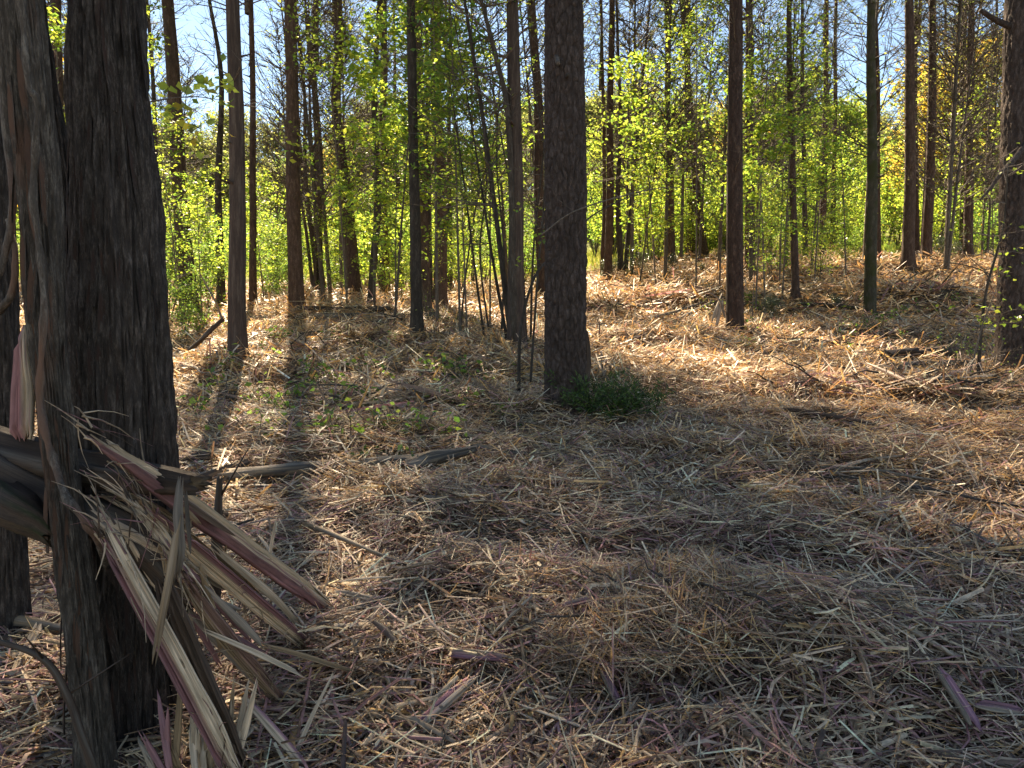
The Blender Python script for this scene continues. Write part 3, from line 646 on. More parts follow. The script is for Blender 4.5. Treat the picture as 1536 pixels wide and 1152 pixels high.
twin, _, _ = near_tree('cedar_tree', 'darker twin cedar stem leaning behind the massive foreground cedar', [(150, 1040), (122, 600), (104, 350), (70, 150), (50, 0)], 2.75, [60, 50, 40, 24, 20], 'cedar', cedar_disp(.011, 13), 110, 3.2, .02, 10, None, 5, .12)
thin, PT, WT = near_tree('cedar_tree', 'slim weathered cedar trunk leaning left at the left edge, in front of the others', [(143, 1135), (116, 900), (86, 700), (66, 500), (54, 300), (36, 80), (28, 0)], 2.2, [56, 50, 44, 48, 55, 57, 56], 'thincedar', cedar_disp(.0095, 23), 170, 2.9, .012, 9, None, 6, .12)
edge, _, _ = near_tree('cedar_tree', 'brown cedar trunk at the far left edge behind the slim weathered one', [(14, 945), (6, 700), (-4, 450), (-14, 200), (-22, 0)], 3.1, [46, 48, 50, 52, 52], 'cedar', cedar_disp(.01, 33), 100, 3.4, .02, 10, None, 7, .15)
# parts of the big trees: broken limb stubs, loose bark
def stub(root, p, q, r0, r1, mat, name='limb_stub'):
    mb = MB(); P = spline([p, (np.array(p) + q) / 2 + np.array([0, 0, -.02]), q], 7); tube(mb, P, np.linspace(r0, r1, 7), 8, rough=.15)
    o = link(name, mb.mesh(name, M[mat], True), root); o.location = -np.array(root.location); return o
stub(rightpine, at(1528, 45, 10), at(1470, 15, 9.9), .05, .025, 'pine_near'); 
stub(rightpine, at(1540, 215, 9.8), at(1500, 262, 9.5), .04, .03, 'pine_near', 'dead_limb'); stub(rightpine, at(1501, 260, 9.5), at(1470, 300, 9.4), .03, .012, 'pine_near', 'dead_limb')
stub(bigpine, at(836, 85, 7.25), at(837, 95, 7.12), .03, .022, 'darklog', 'knot'); stub(bigpine, at(850, 108, 7.25), at(852, 112, 7.13), .022, .016, 'darklog', 'knot')
BARKPLATE = True

def strips(root, P, W, n, seed, zr, mat, lr=(.06, .25), front=True):
    """loose strips of bark peeling off a trunk"""
    rng = np.random.default_rng(seed)
    protos = []
    for v in range(5):
        mb = MB(); L = 1.0; k = 6; t = np.linspace(0, 1, k); w_ = .055 * (.5 + np.sin(t * math.pi) * .6); c = .05 * (t - .4) ** 2 * rng.uniform(.5, 3)
        V = np.concatenate([np.stack([-w_, c, -t], -1), np.stack([w_ * .8, c + .012, -t + .03 * rng.normal(size=k)], -1), np.stack([0 * w_, c + .03, -t], -1)])
        j = np.arange(k - 1); mb.add(V, np.concatenate([np.stack([j, j + 1, 2 * k + j + 1, 2 * k + j], -1), np.stack([2 * k + j, 2 * k + j + 1, k + j + 1, k + j], -1)]))
        protos.append(mb.mesh('bark_strip', M[mat]))
    for i in range(n):
        z = rng.uniform(*zr); th = rng.uniform(-math.pi, 0) if front else rng.random() * 6.283
        k = int(np.argmin(abs(P[:, 2] - z))); r = W[k] / 2 + .003
        L = rng.uniform(*lr)
        link('bark_strip', protos[i % 5], root, (P[k, 0] + r * math.cos(th), P[k, 1] + r * math.sin(th), z), (rng.normal() * .05, rng.normal() * .06, th - math.pi / 2 + math.pi), L)
strips(bigcedar, PC, WC, 190, 1, (.1, 2.7), 'cedar', (.07, .32))
strips(thin, PT, WT, 60, 2, (.1, 2.4), 'thincedar', (.08, .3))

# vine on the slim cedar
vb = MB()
VP = [at(a, b, q) for a, b, q in [(30, -30, 2.08), (36, 60, 2.08), (44, 130, 2.08), (56, 155, 2.08), (52, 240, 2.1), (50, 300, 2.1), (60, 380, 2.1), (66, 450, 2.1), (62, 540, 2.1), (60, 600, 2.1), (68, 650, 2.08), (82, 695, 2.06), (100, 745, 2.0), (128, 782, 1.98), (150, 815, 2.05), (160, 850, 2.2)]]
tube(vb, spline(np.array(VP), 90), np.linspace(.008, .012, 90) * (1 + .2 * np.sin(np.arange(90) * .9)), 8, rough=.3, seed=3)
tag(link('climbing_vine', vb.mesh('climbing_vine', M['thincedar'], True)), 'pale woody vine climbing the slim weathered cedar at left', 'vine')
for k, (pts, r_, lab) in enumerate([([(0, 30, 2.5), (12, 210, 2.5), (20, 300, 2.45), (6, 390, 2.45), (-10, 430, 2.45)], .016, 'grey root-like branch curving at the left edge beside the slim cedar'),
                                    ([(-5, 470, 2.5), (18, 440, 2.45), (22, 380, 2.45), (12, 330, 2.5)], .014, 'short grey hooked branch at the left edge')]):
    vb = MB(); tube(vb, spline(np.array([at(*p) for p in pts]), 30), np.linspace(r_, r_ * .6, 30), 7, rough=.3, seed=k); tag(link('dead_branch', vb.mesh('dead_branch', M['thincedar'], True)), lab, 'branch')

# ------------------------------------------------------------------ split cedar slabs and logs
PALE = np.array((.66, .51, .365)); PURP = np.array((.30, .152, .155)); TAN = np.array((.36, .25, .15)); BRN = np.array((.13, .085, .06)); GRY = np.array((.27, .225, .185))
def slab(P, width, thick, nrm, colf, n=26, seg=60, jag=.12, seed=0, ridge=.3, twist=0.0, mat='wood', name='slab'):
    """torn plank along P; every strand of fibres ends at its own length"""
    rng = np.random.default_rng(seed); P = spline(np.asarray(P, float), 60)
    T_ = np.gradient(P, axis=0); T_ /= np.linalg.norm(T_, axis=1)[:, None]
    Lc = np.concatenate([[0], np.cumsum(np.linalg.norm(np.diff(P, axis=0), axis=1))]); L = Lc[-1]
    nrm = np.asarray(nrm, float)
    u = np.concatenate([np.linspace(-1, 1, n), np.linspace(1, -1, n)]); side = np.concatenate([np.ones(n), -np.ones(n)])
    sm = lambda a: np.convolve(np.concatenate([a[-1:], a, a[:1]]), [.12, .76, .12], 'valid') if n > 12 else a
    js = jag * 1.5 * sm(rng.random(2 * n) ** 1.6); je = jag * 1.5 * sm(rng.random(2 * n) ** 1.6); js[n:] = js[:n][::-1]; je[n:] = je[:n][::-1]
    rg = rng.normal(size=2 * n) * ridge
    t = np.linspace(0, 1, seg + 1)
    S = (js[None] + t[:, None] * (1 - js - je)[None]) * L            # seg+1, 2n
    ctr = np.stack([np.interp(S, Lc, P[:, k]) for k in range(3)], -1); tt = np.stack([np.interp(S, Lc, T_[:, k]) for k in range(3)], -1)
    Nn = nrm - tt * (tt * nrm).sum(-1, keepdims=True); Nn /= np.linalg.norm(Nn, axis=-1, keepdims=True); B = np.cross(tt, Nn)
    if twist:
        a = (S / L * twist)[..., None]; Nn, B = Nn * np.cos(a) + B * np.sin(a), B * np.cos(a) - Nn * np.sin(a)
    wv = np.interp(S / L, np.linspace(0, 1, len(np.atleast_1d(width))), np.atleast_1d(width)) / 2
    ed = np.sqrt(np.clip(1 - u ** 2 * .8, 0, 1))
    wob = 1 + .15 * (vnoise(S * 6, u[None] * 2 + seed, 0, seed) - .5)
    off = side * thick / 2 * ed * 1.0 + thick * rg
    end = np.minimum(1, np.minimum(t, 1 - t) * 9 + .15)[:, None]
    V = ctr + B * (u[None] * wv * wob)[..., None] * (.82 + .18 * end)[..., None] + Nn * (off[None] * end + thick * .35 * (vnoise(S * 9, u[None] * 3, 0, seed + 1) - .5))[..., None]
    m = 2 * n; i = np.arange(seg)[:, None] * m; j = np.arange(m)[None]; k = (j + 1) % m
    Q = np.stack([i + j, i + k, i + m + k, i + m + j], -1).reshape(-1, 4)
    base = np.arange(n - 1); cap0 = np.stack([base + 1, base, m - 1 - base, m - 2 - base], -1); cap1 = cap0[:, ::-1] + seg * m
    sj = rng.normal(size=2 * n) * .24; tone = np.clip(1 + .2 * rng.normal(size=2 * n), .45, 1.4)
    C = np.array([[np.asarray(colf(uu + q_, s_, tq)) * k_ for uu, s_, q_, k_ in zip(u, side, sj, tone)] for tq in t])
    C = (C * (.72 + .56 * vnoise(S * 14, u[None] * 9, 0, seed + 3))[..., None]).reshape(-1, 3)
    G = np.stack([S * 5, np.broadcast_to(u * wv.mean() * 330, S.shape), np.broadcast_to(side * 4., S.shape)], -1).reshape(-1, 3)
    mb = MB(); mb.add(V.reshape(-1, 3), np.concatenate([Q, cap0, cap1]), None, C, G); return mb.mesh(name, M[mat])
def two(split, a, b, flip=1):
    def f(u, s, t):
        k = 1 / (1 + math.exp(-(u * flip - split - .12 * math.sin(t * 9)) * 14)); return a * (1 - k) + b * k
    return f
def plain(a, b=None):
    b = a * .7 if b is None else b
    return lambda u, s, t: a * (1 - .5 * (1 + math.sin(u * 5 + t * 6)) * .5) + b * (.5 * (1 + math.sin(u * 5 + t * 6)) * .5)
def piece(name, label, pts, w_, th, colf, cat='split wood', nrm=(0, -.8, .6), **kw):
    P = np.array([at(*p) for p in pts]); o0 = P[0].copy()
    me = slab(P - o0, w_, th, nrm, colf, name=name, **kw)
    o = tag(link(name, me, None, o0), label, cat)
    if name == 'split_slab':                                    # torn fibres hanging off the edges and ends
        rng = np.random.default_rng(900 + kw.get('seed', 0)); S = spline(P - o0, 40); T_ = np.gradient(S, axis=0); T_ /= np.linalg.norm(T_, axis=1)[:, None]; mb = MB(); wm_ = float(np.mean(w_))
        for q in range(70):
            k = int(np.clip(rng.choice([rng.integers(0, 8), rng.integers(30, 40), rng.integers(0, 40)]), 0, 39)); sd_ = np.cross(T_[k], nrm); sd_ /= np.linalg.norm(sd_)
            p0 = S[k] + sd_ * rng.uniform(-.6, .6) * wm_ + np.array(nrm) * rng.uniform(-.4, .6) * th; d = T_[k] * rng.choice([-1, 1]) + rng.normal(size=3) * .32; d /= np.linalg.norm(d); L = rng.uniform(.04, .2)
            tube(mb, spline([p0, p0 + d * L * .5 + rng.normal(size=3) * .006, p0 + d * L - np.array([0, 0, .15 * L])], 4), np.linspace(.0026, .0006, 4) * rng.uniform(.6, 1.6), 3, C=[PALE, TAN, PALE * .7, PURP * 1.2, BRN][rng.integers(5)] * rng.uniform(.7, 1.1), cap=False)
        link('torn_fibres', mb.mesh('torn_fibres', M['shred']), o)['kind'] = 'stuff'
    return o
piece('split_slab', 'long split cedar slab, pale on top and purple below, pointing right to the ground', [(118, 640, 1.98), (505, 922, 3.15)], [.045, .07, .075, .075, .065], .03, two(-.15, PURP, PALE, -1), seed=1, jag=.16, nrm=(.1, -.75, .65))
piece('split_slab', 'pale and purple split slab below the longest one, tip resting on litter', [(205, 755, 2.02), (480, 985, 2.85)], [.04, .055, .055, .045], .022, two(.2, PALE * 1.05, PURP, -1), seed=2, jag=.2)
piece('split_slab', 'broad pale slab with purple right edge slanting steeply down to the bottom edge', [(150, 785, 1.95), (215, 900, 1.98), (290, 1040, 2.02), (360, 1175, 2.1)], [.045, .058, .06, .055], .025, two(.15, PALE, PURP, 1), seed=3, jag=.1, nrm=(.1, -.95, .3))
piece('bark_slab', 'dark bark-covered strip lying along the broad pale slab', [(235, 850, 2.02), (280, 960, 2.06), (325, 1060, 2.1), (372, 1165, 2.15)], [.045, .06, .055, .035], .04, plain(BRN * .6, BRN * 1.2), 'bark', seed=4, nrm=(.1, -.95, .3))
piece('split_slab', 'brown slab with a yellowish edge slanting down right behind the dark bark strip', [(262, 850, 2.2), (330, 945, 2.3), (390, 1015, 2.4), (440, 1070, 2.5)], [.03, .055, .05, .02], .02, two(-.1, TAN, BRN * 1.3 + PURP * .3, -1), seed=5)
piece('split_slab', 'short pale split piece standing diagonally over the dark log', [(200, 752, 2.08), (235, 795, 2.1), (275, 850, 2.12)], [.03, .04, .025], .012, plain(PALE * 1.1, PALE * .8), seed=6)
piece('split_slab', 'ragged tan slab under the longest split slab', [(140, 728, 2.25), (220, 765, 2.32), (310, 845, 2.5), (400, 915, 2.75)], [.05, .08, .08, .04], .03, two(0, TAN * 1.1, PALE * .9, 1), seed=7, jag=.22)
piece('wood_splinter', 'narrow pale splinter slanting beside the second split slab', [(300, 800, 2.35), (350, 845, 2.45), (415, 900, 2.7), (455, 945, 2.9)], [.02, .03, .02], .012, plain(PALE * .95), seed=8, n=6)
piece('wood_strip', 'upright brown wood strip crossing in front of the split slabs', [(270, 765, 1.95), (255, 860, 1.92), (240, 940, 1.92), (229, 1004, 1.92)], [.018, .026, .024, .012], .01, plain(TAN * .8, GRY), seed=9, n=6)
piece('bark_strip', 'grey peeling bark strip hanging over the split slabs', [(272, 712, 1.98), (268, 770, 1.95), (272, 830, 1.94), (262, 880, 1.96)], [.02, .028, .024, .012], .008, plain(GRY * .55, GRY * .8), 'bark', seed=10, n=6)
piece('bark_strip', 'narrow dark bark strip hanging right of the grey one', [(278, 735, 1.99), (283, 800, 1.98), (287, 835, 1.98)], [.008, .011, .006], .006, plain(GRY * .5), 'bark', seed=11, n=4)
piece('heartwood_stub', 'purple-pink torn heartwood stub with pale edge standing at the left edge', [(35, 485, 2.36), (36, 560, 2.36), (34, 668, 2.36)], [.012, .045, .056], .03, two(.6, PURP * 1.5, PALE * 1.1, -1), seed=12, jag=.1, nrm=(0, -1, .1))
piece('wood_splinter', 'pale thin splinter standing upright beyond the longest split slab', [(416, 772, 3.6), (408, 812, 3.6), (404, 842, 3.6)], [.008, .018, .016], .008, plain(PALE * 1.2), seed=13, n=4)
piece('wood_splinter', 'long pale splinter reaching up right from the bottom of the slab pile', [(435, 1150, 2.25), (470, 1070, 2.3), (505, 1000, 2.35)], [.02, .014, .006], .008, plain(PALE * 1.05), seed=14, n=4)
piece('wood_splinter', 'reddish long splinter slanting toward the bottom edge right of the slab pile', [(365, 1045, 2.35), (415, 1100, 2.25), (470, 1165, 2.2)], [.02, .03, .025], .012, two(0, PURP * 1.2, PALE, 1), seed=15, n=6)
link('bark_slab', slab(np.array([at(880, 490, 7.4), at(883, 545, 7.36), at(878, 600, 7.3)]) - np.array(bigpine.location), [.035, .06, .05], .03, (.6, -.8, 0), plain(BRN * .8, BRN * .5), n=6, seg=14, seed=90, name='bark_slab'), bigpine)
rq = np.random.default_rng(91)
for k in range(20):
    t = rq.random(); x0 = 130 + 230 * t + rq.normal() * 25; y0 = 700 + 230 * t + rq.normal() * 40; an = rq.uniform(.25, 1.35); Lp = rq.uniform(70, 190); q = 2.05 + .35 * t + rq.uniform(-.08, .1)
    cn, cc = [('pale', PALE * rq.uniform(.8, 1.1)), ('tan', TAN * rq.uniform(.8, 1.2)), ('dark brown', BRN), ('purple', PURP), ('grey', GRY)][rq.integers(5)]
    ps = [(x0, y0, q), (x0 + Lp * .5 * math.cos(an), y0 + Lp * .5 * math.sin(an), q + .1 * Lp / 190), (x0 + Lp * math.cos(an), y0 + Lp * math.sin(an) + 3, q + .21 * Lp / 190)]
    lab = next((l for l in (f'{a_} {cn} sliver in the {b_} of the split slab pile' for a_ in ('thin', 'long' if Lp > 130 else 'short', 'ragged', 'narrow') for b_ in (['upper part', 'middle', 'lower part'][min(2, int(t * 3))],)) if l not in USED), f'loose {cn} sliver in the split slab pile')
    USED.add(lab); piece('wood_sliver', lab, ps, [.012, rq.uniform(.014, .03), .012], .009, plain(cc, cc * .6), n=4, seg=10, seed=500 + k, jag=.15)['group'] = 'slivers in the slab pile'
# splintered stump: a fan of torn fibres, one thing
st = bpy.data.objects.new('shattered_stump', None); COL.objects.link(st); b0 = at(285, 1150, 2.15); st.location = (b0[0], b0[1], b0[2]); tag(st, 'shattered cedar stump with a fan of pale upright splinters at the bottom left', 'stump')
for k in range(22):
    rg = np.random.default_rng(300 + k); x0 = rg.uniform(235, 345); dx = (x0 - 285) * .5 + rg.normal() * 22; h = rg.uniform(60, 170)
    P = np.array([at(x0, 1180, 2.12 + rg.uniform(-.06, .12)), at(x0 + dx * .5, 1180 - h * .5, 2.14), at(x0 + dx, 1180 - h, 2.16 + rg.uniform(-.08, .1))])
    link('splinter', slab(P - b0, [.018, .022, .008], .008, (0, -1, .2), plain([PALE, TAN, PALE * .7, PURP * 1.2][k % 4]), n=4, seg=8, seed=k, jag=.2, name='splinter'), st)
# logs
LOGC = {'log': (GRY * .5 + TAN * .2, GRY * .26, TAN * .7), 'darklog': (BRN * .55, BRN * .3, GRY * .35), 'moss': (BRN * .6, np.array((.035, .04, .015)), BRN * .4)}
def log(name, label, pts, r, mat, cat='log', seed=0, sides=22, ground=True, rough=.22, knots=0, ends=1.6):
    """broken log: fluted, fibrous, with ragged ends"""
    P = []
    for p in pts:
        if len(p) == 2:
            g = gnd(*p)
            P.append(g + np.array([0, 0, .45 * (r if np.isscalar(r) else r[0])]))
        else: P.append(at(*p))
    P = np.array(P)
    if len(pts[0]) == 2 and len(pts[-1]) == 2:
        tq = np.linspace(0, 1, len(P))[:, None]; P[:, 1:] = (P[0] * (1 - tq) + P[-1] * tq)[:, 1:]; P[:, 2] += .9 * np.mean(r) + .03 + .01 * np.sin(tq[:, 0] * 7 + seed)
    o0 = P[0].copy(); n = 60; S = spline(P - o0, n)
    rr = np.interp(np.linspace(0, 1, n), np.linspace(0, 1, len(np.atleast_1d(r))), np.atleast_1d(r))
    rng = np.random.default_rng(seed); th = np.arange(sides) * 2 * math.pi / sides
    T_, A, B = frames(S); Lc = np.concatenate([[0], np.cumsum(np.linalg.norm(np.diff(S, axis=0), axis=1))])
    k = 1 + .13 * rng.normal(size=sides)[None] + rough * 2 * (vnoise(np.cos(th)[None] * 1.6 + 9, np.sin(th)[None] * 1.6 + 9, Lc[:, None] * 3.5, seed) - .5) \
        + .35 * np.minimum(0, vnoise(np.cos(th)[None] * 3 + 3, np.sin(th)[None] * 3 + 3, Lc[:, None] * 2.2, seed + 5) - .38) * 3
    V = S[:, None] + (rr[:, None] * k)[..., None] * (np.cos(th)[None, :, None] * A[:, None] + np.sin(th)[None, :, None] * B[:, None])
    V[0] += T_[0] * (rng.random((sides, 1)) * 2 - 1) * rr[0] * ends; V[-1] += T_[-1] * (rng.random((sides, 1)) * 2 - 1) * rr[-1] * ends
    i = np.arange(n - 1)[:, None] * sides; j = np.arange(sides)[None]; kk = (j + 1) % sides
    Q = np.stack([i + j, i + kk, i + sides + kk, i + sides + j], -1).reshape(-1, 4)
    V = np.concatenate([V.reshape(-1, 3), S[:1] + T_[0] * rr[0] * .3, S[-1:] - T_[-1] * rr[-1] * .3]); m = n * sides; jj = np.arange(sides); k2 = (jj + 1) % sides
    Tr = np.concatenate([np.stack([k2, jj, np.full(sides, m)], -1), np.stack([m - sides + jj, m - sides + k2, np.full(sides, m + 1)], -1)])
    c0, c1, c2 = LOGC[mat]
    q = vnoise(np.cos(th)[None] * 2.5 + 4, np.sin(th)[None] * 2.5 + 4, Lc[:, None] * 2.5, seed + 8)[..., None]; q2 = vnoise(np.cos(th)[None] * 5 + 4, np.sin(th)[None] * 5 + 4, Lc[:, None] * 4, seed + 9)[..., None]
    C = c0 * (1 - sst(.45, .65, q)) + c1 * sst(.45, .65, q); C = C * (1 - sst(.6, .75, q2)) + c2 * sst(.6, .75, q2)
    C = np.concatenate([C.reshape(-1, 3), [TAN * .6, TAN * .6]])
    G = np.stack([np.broadcast_to(Lc[:, None] * 7, (n, sides)), np.cos(th)[None] * rr[:, None] * 300, np.sin(th)[None] * rr[:, None] * 300], -1).reshape(-1, 3); G = np.concatenate([G, [[0, 0, 0], [0, 0, 1]]])
    mb = MB(); mb.add(V, Q, Tr, C, G)
    o = tag(link(name, mb.mesh(name, M['wood']), None, o0), label, cat)
    for _ in range(knots):
        q = S[rng.integers(10, 50)]; mb = MB(); d = rng.normal(size=3) * .5 + [0, -.3, .8]; d /= np.linalg.norm(d)
        tube(mb, spline([q, q + d * rng.uniform(.1, .3)], 4), np.linspace(rr.mean() * .35, rr.mean() * .12, 4), 5, C=c0); link('limb_stub', mb.mesh('limb_stub', M['shred']), o)
    return o
log('fallen_log', 'dark bark-covered log leaning across the slim cedar under the split slabs', [(-60, 690, 2.35), (90, 760, 2.32), (200, 805, 2.3), (285, 895, 2.3)], [.075, .07, .06, .045], 'darklog', seed=1, knots=1)
log('fallen_log', 'grey-brown broken log lying level behind the slim cedar, its torn end before the massive cedar', [(-60, 655, 2.42), (60, 690, 2.38), (200, 715, 2.27), (295, 728, 2.22)], [.06, .06, .05, .03], 'darklog', seed=2, rough=.3)
log('fallen_log', 'mossy dark log stub at the left edge below the leaning logs', [(-40, 720, 2.3), (20, 765, 2.2), (75, 800, 2.2)], [.05, .05, .03], 'moss', seed=3)
log('dead_branch', 'dark forked dead branch curving down to the bottom left corner', [(-30, 955, 2.1), (60, 985, 2.05), (100, 1040, 2.03), (125, 1110, 2.0), (145, 1180, 2.0)], [.007, .009, .012, .015], 'darklog', 'branch', 4, 10, knots=2)
log('dead_branch', 'yellowish dry branch lying at the left edge behind the forked dead branch', [(-20, 945), (40, 946), (100, 962)], [.02, .022, .012], 'log', 'branch', 5, 9)
log('snag', 'short dark upright snag behind the split slabs', [(322, 905, 3.2), (326, 800, 3.2), (330, 715, 3.2)], [.024, .02, .012], 'darklog', 'stump', 6, 9, knots=2)
log('fallen_log', 'long grey weathered log lying level in the left midground', [(340, 734), (430, 724), (520, 716), (640, 708)], [.04, .05, .046, .035], 'log', seed=7, knots=1)
log('fallen_log', 'rotten crumbling brown log end beyond the long grey log', [(610, 716), (650, 703), (715, 690)], [.04, .05, .025], 'log', seed=8, rough=.4)
log('fallen_log', 'pale barkless log piece just left of the long grey log', [(285, 738), (330, 725), (372, 708)], [.03, .032, .028], 'log', seed=9)
log('fallen_log', 'dark brown log piece lying right against the massive cedar foot', [(262, 716), (310, 704), (362, 692)], [.04, .042, .03], 'darklog', seed=10)
log('dead_branch', 'thin straight branch lying diagonally on the litter in the left foreground', [(432, 786), (500, 808), (560, 838), (640, 872)], [.014, .013, .011, .008], 'log', 'branch', 11, 7)
log('dead_branch', 'dark curved branch lying on open litter at right centre', [(1178, 625), (1215, 630), (1265, 636), (1310, 648)], [.022, .026, .024, .012], 'darklog', 'branch', 12, 9)
log('fallen_log', 'grey log lying crosswise in sunlit litter at left, far midground', [(470, 484), (540, 481), (600, 484), (655, 482)], [.06, .07, .06], 'log', seed=13)
log('fallen_log', 'darker log just beyond the grey crosswise log', [(450, 470), (520, 474), (585, 470)], [.05, .06, .05], 'darklog', seed=14)
log('fallen_log', 'dark log half buried in litter left of the big right pine', [(1330, 548), (1380, 546), (1440, 540)], [.07, .08, .06], 'darklog', seed=15)
log('fallen_log', 'second dark log in front of the half-buried one at right', [(1340, 562), (1390, 560), (1450, 556)], [.05, .055, .04], 'log', seed=16)
log('dead_branch', 'long thin log lying level in sun right of the big pine', [(885, 492), (930, 493), (985, 492)], [.03, .035, .03], 'log', 'branch', 17, 9)
log('dead_branch', 'upper of two grey branches slanting up toward the split-footed pine', [(950, 490), (1010, 478), (1058, 458)], [.035, .035, .025], 'log', 'branch', 18, 8)
log('dead_branch', 'lower of two grey branches slanting up toward the split-footed pine', [(1010, 490), (1040, 478), (1072, 458)], [.04, .045, .03], 'log', 'branch', 19, 8)
log('fallen_log', 'straight log lying level far back in the centre right', [(900, 448), (980, 446), (1052, 444)], [.06, .06, .05], 'log', seed=20)
log('fallen_log', 'far grey log lying at the right below the crooked-foot pine', [(1325, 432), (1390, 440), (1430, 448)], [.06, .07, .05], 'log', seed=21)
log('dead_branch', 'dark snapped sapling leaning on the ground right of the massive cedar', [(270, 540), (300, 510, 11), (334, 478, 11.2)], [.035, .04, .03], 'darklog', 'branch', 22, 9)
log('dead_branch', 'bent pale sapling curving down beside the dark snapped sapling', [(335, 482, 11.5), (322, 450, 11.5), (300, 410, 11.6)], [.02, .018, .012], 'log', 'branch', 23, 7)
log('dead_branch', 'thin dark branch lying level in the left sunlit litter', [(378, 536), (420, 542), (470, 548)], [.018, .02, .012], 'darklog', 'branch', 24, 7)
log('dead_branch', 'long thin dark twig lying across the middle litter', [(560, 556), (640, 566), (720, 572)], [.012, .014, .008], 'darklog', 'branch', 25, 7)
log('dead_branch', 'pale flat stick lying in the centre litter before the big pine', [(700, 676), (760, 683), (832, 694)], [.014, .018, .01], 'log', 'branch', 26, 7)
log('dead_branch', 'dark thin stick lying at the right among bright litter', [(1220, 518), (1260, 522), (1300, 525)], [.025, .03, .02], 'darklog', 'branch', 27, 7)
log('dead_branch', 'weathered short split log in the centre foreground', [(630, 768), (670, 766), (720, 772)], [.03, .036, .02], 'log', 'branch', 28, 9)
log('dead_branch', 'slanting bare branch low down in the right midground', [(1130, 428), (1180, 440), (1225, 452)], [.03, .03, .02], 'log', 'branch', 29, 7)
log('fallen_log', 'low dark log far back under the right shrubs', [(1200, 462), (1250, 464), (1300, 470)], [.04, .05, .03], 'darklog', seed=30)
piece('torn_stump', 'low split grey stump with bright torn top at the foot of the split-footed pine', [(1070, 490, 13.8), (1077, 465, 13.8), (1086, 436, 13.8)], [.16, .13, .05], .06, plain(GRY * 1.5, GRY * .8), 'stump', seed=31, n=8, jag=.35)
piece('torn_branch', 'pale bare branch forking up left beside the split-footed pine', [(1088, 478, 13.7), (1079, 450, 13.7), (1060, 436, 13.7)], [.04, .03, .02], .03, plain(GRY * 1.3), 'branch', seed=32, n=5)

STK = []
for v in range(6):
    rv = np.random.default_rng(700 + v); mb = MB(); P = spline([(-.5, 0, 0), (-.15, rv.normal() * .05, .03), (.2, rv.normal() * .05, .02), (.5, rv.normal() * .06, rv.uniform(-.02, .08))], 12)
    tube(mb, P, np.linspace(.017, .007, 12), 6, rough=.25, seed=v)
    for j in range(rv.integers(0, 4)):
        q = P[rv.integers(4, 11)]; tube(mb, bentbranch(rv, q, rv.uniform(-1, 1), rv.uniform(0, .7), rv.uniform(.12, .35), .05, 4), np.linspace(.006, .003, 4), 4)
    STK.append((mb.mesh('dead_branch', M['log' if v % 2 else 'darklog'], True), 'grey' if v % 2 else 'dark'))
rk = np.random.default_rng(12)
for k in range(80):
    r = rk.uniform(4.5, 22); a = R(rk.uniform(-36, 36)); x, y = r * math.sin(a), r * math.cos(a); L = rk.uniform(.4, 1.3) * (.6 + r * .04)
    me, cw = STK[k % 6]; rz = rk.normal() * .9
    hz = Hs(x + .4 * L * math.cos(rz), y + .4 * L * math.sin(rz)) - Hs(x - .4 * L * math.cos(rz), y - .4 * L * math.sin(rz))
    lab = where(cw + ' stick lying ' + ('in the shaded litter,' if r < 8 else 'in the sunlit litter,' if r < 14 else 'far back in the litter,'), x, y, ['long' if L > 1.2 else 'short' if L < .8 else 'thin', 'bent', 'bare'])
    tag(link('dead_branch', me, None, (x, y, Hs(x, y) + .04), (0, -math.atan2(hz, .8 * L), rz), L), lab or 'bare stick lying loose in the litter', 'branch', 'sticks in the litter')

def slashpile(seed, n=170, lr=(.2, .85), wr=(.005, .018), sp=1.3, tl=.38, wts=(4, 2.6, 3.6, 2, 2.5, 2), hgt=.26, sticks=9):
    rng = np.random.default_rng(seed); mb = MB(); wb = MB()
    a = rng.random(n) * 6.283; r = np.sqrt(rng.random(n)) * .8; x, y = r * np.cos(a), r * np.sin(a) * .6; zt = hgt * np.exp(-(r / .5) ** 2)
    az = rng.normal(size=n) * sp; ln = rng.uniform(*lr, n); el = rng.normal(size=n) * tl
    d = np.stack([np.cos(az) * np.cos(el), np.sin(az) * np.cos(el), np.sin(el)], -1); sd = np.stack([-np.sin(az), np.cos(az), rng.normal(size=n) * .6], -1)
    wv = rng.uniform(*wr, n)[:, None]; c = np.stack([x, y, zt * rng.random(n) + .03], -1); up = np.cross(d, sd)
    rows = [np.stack([c + d * (ln * t)[:, None] - sd * wv * k, c + d * (ln * t)[:, None] + up * wv * .6 * k, c + d * (ln * t)[:, None] + sd * wv * k], 1) for t, k in ((-.5, .4), (0, 1), (.5, .3))]
    V = np.stack(rows, 1).reshape(-1, 3); b = np.arange(n) * 9
    Q = np.concatenate([np.stack([b + k * 3 + j, b + k * 3 + j + 1, b + k * 3 + j + 4, b + k * 3 + j + 3], -1) for k in (0, 1) for j in (0, 1)])
    mb.add(V, Q, None, np.repeat(pick(rng, n, SHC, list(wts)), 9, 0))
    for i in range(sticks):
        p = np.array([rng.uniform(-.6, .6), rng.uniform(-.35, .35), rng.uniform(.03, .2)]); q = bentbranch(rng, p, rng.random() * 6.283, rng.uniform(-.1, .5), rng.uniform(.4, 1.0), -.1, 6, .08); tube(wb, q, np.linspace(.013, .004, 6), 5)
    return mb.mesh('torn_strips', M['shred']), wb.mesh('sticks', M['darklog'])
SP = [slashpile(800 + i) for i in range(4)]
HEAP = [slashpile(820 + i, 1500, (.08, .5), (.0018, .0075), 1.6, .55, (4, 2, 4.5, 1.5, 2.6, 2), .3, 5) for i in range(2)]
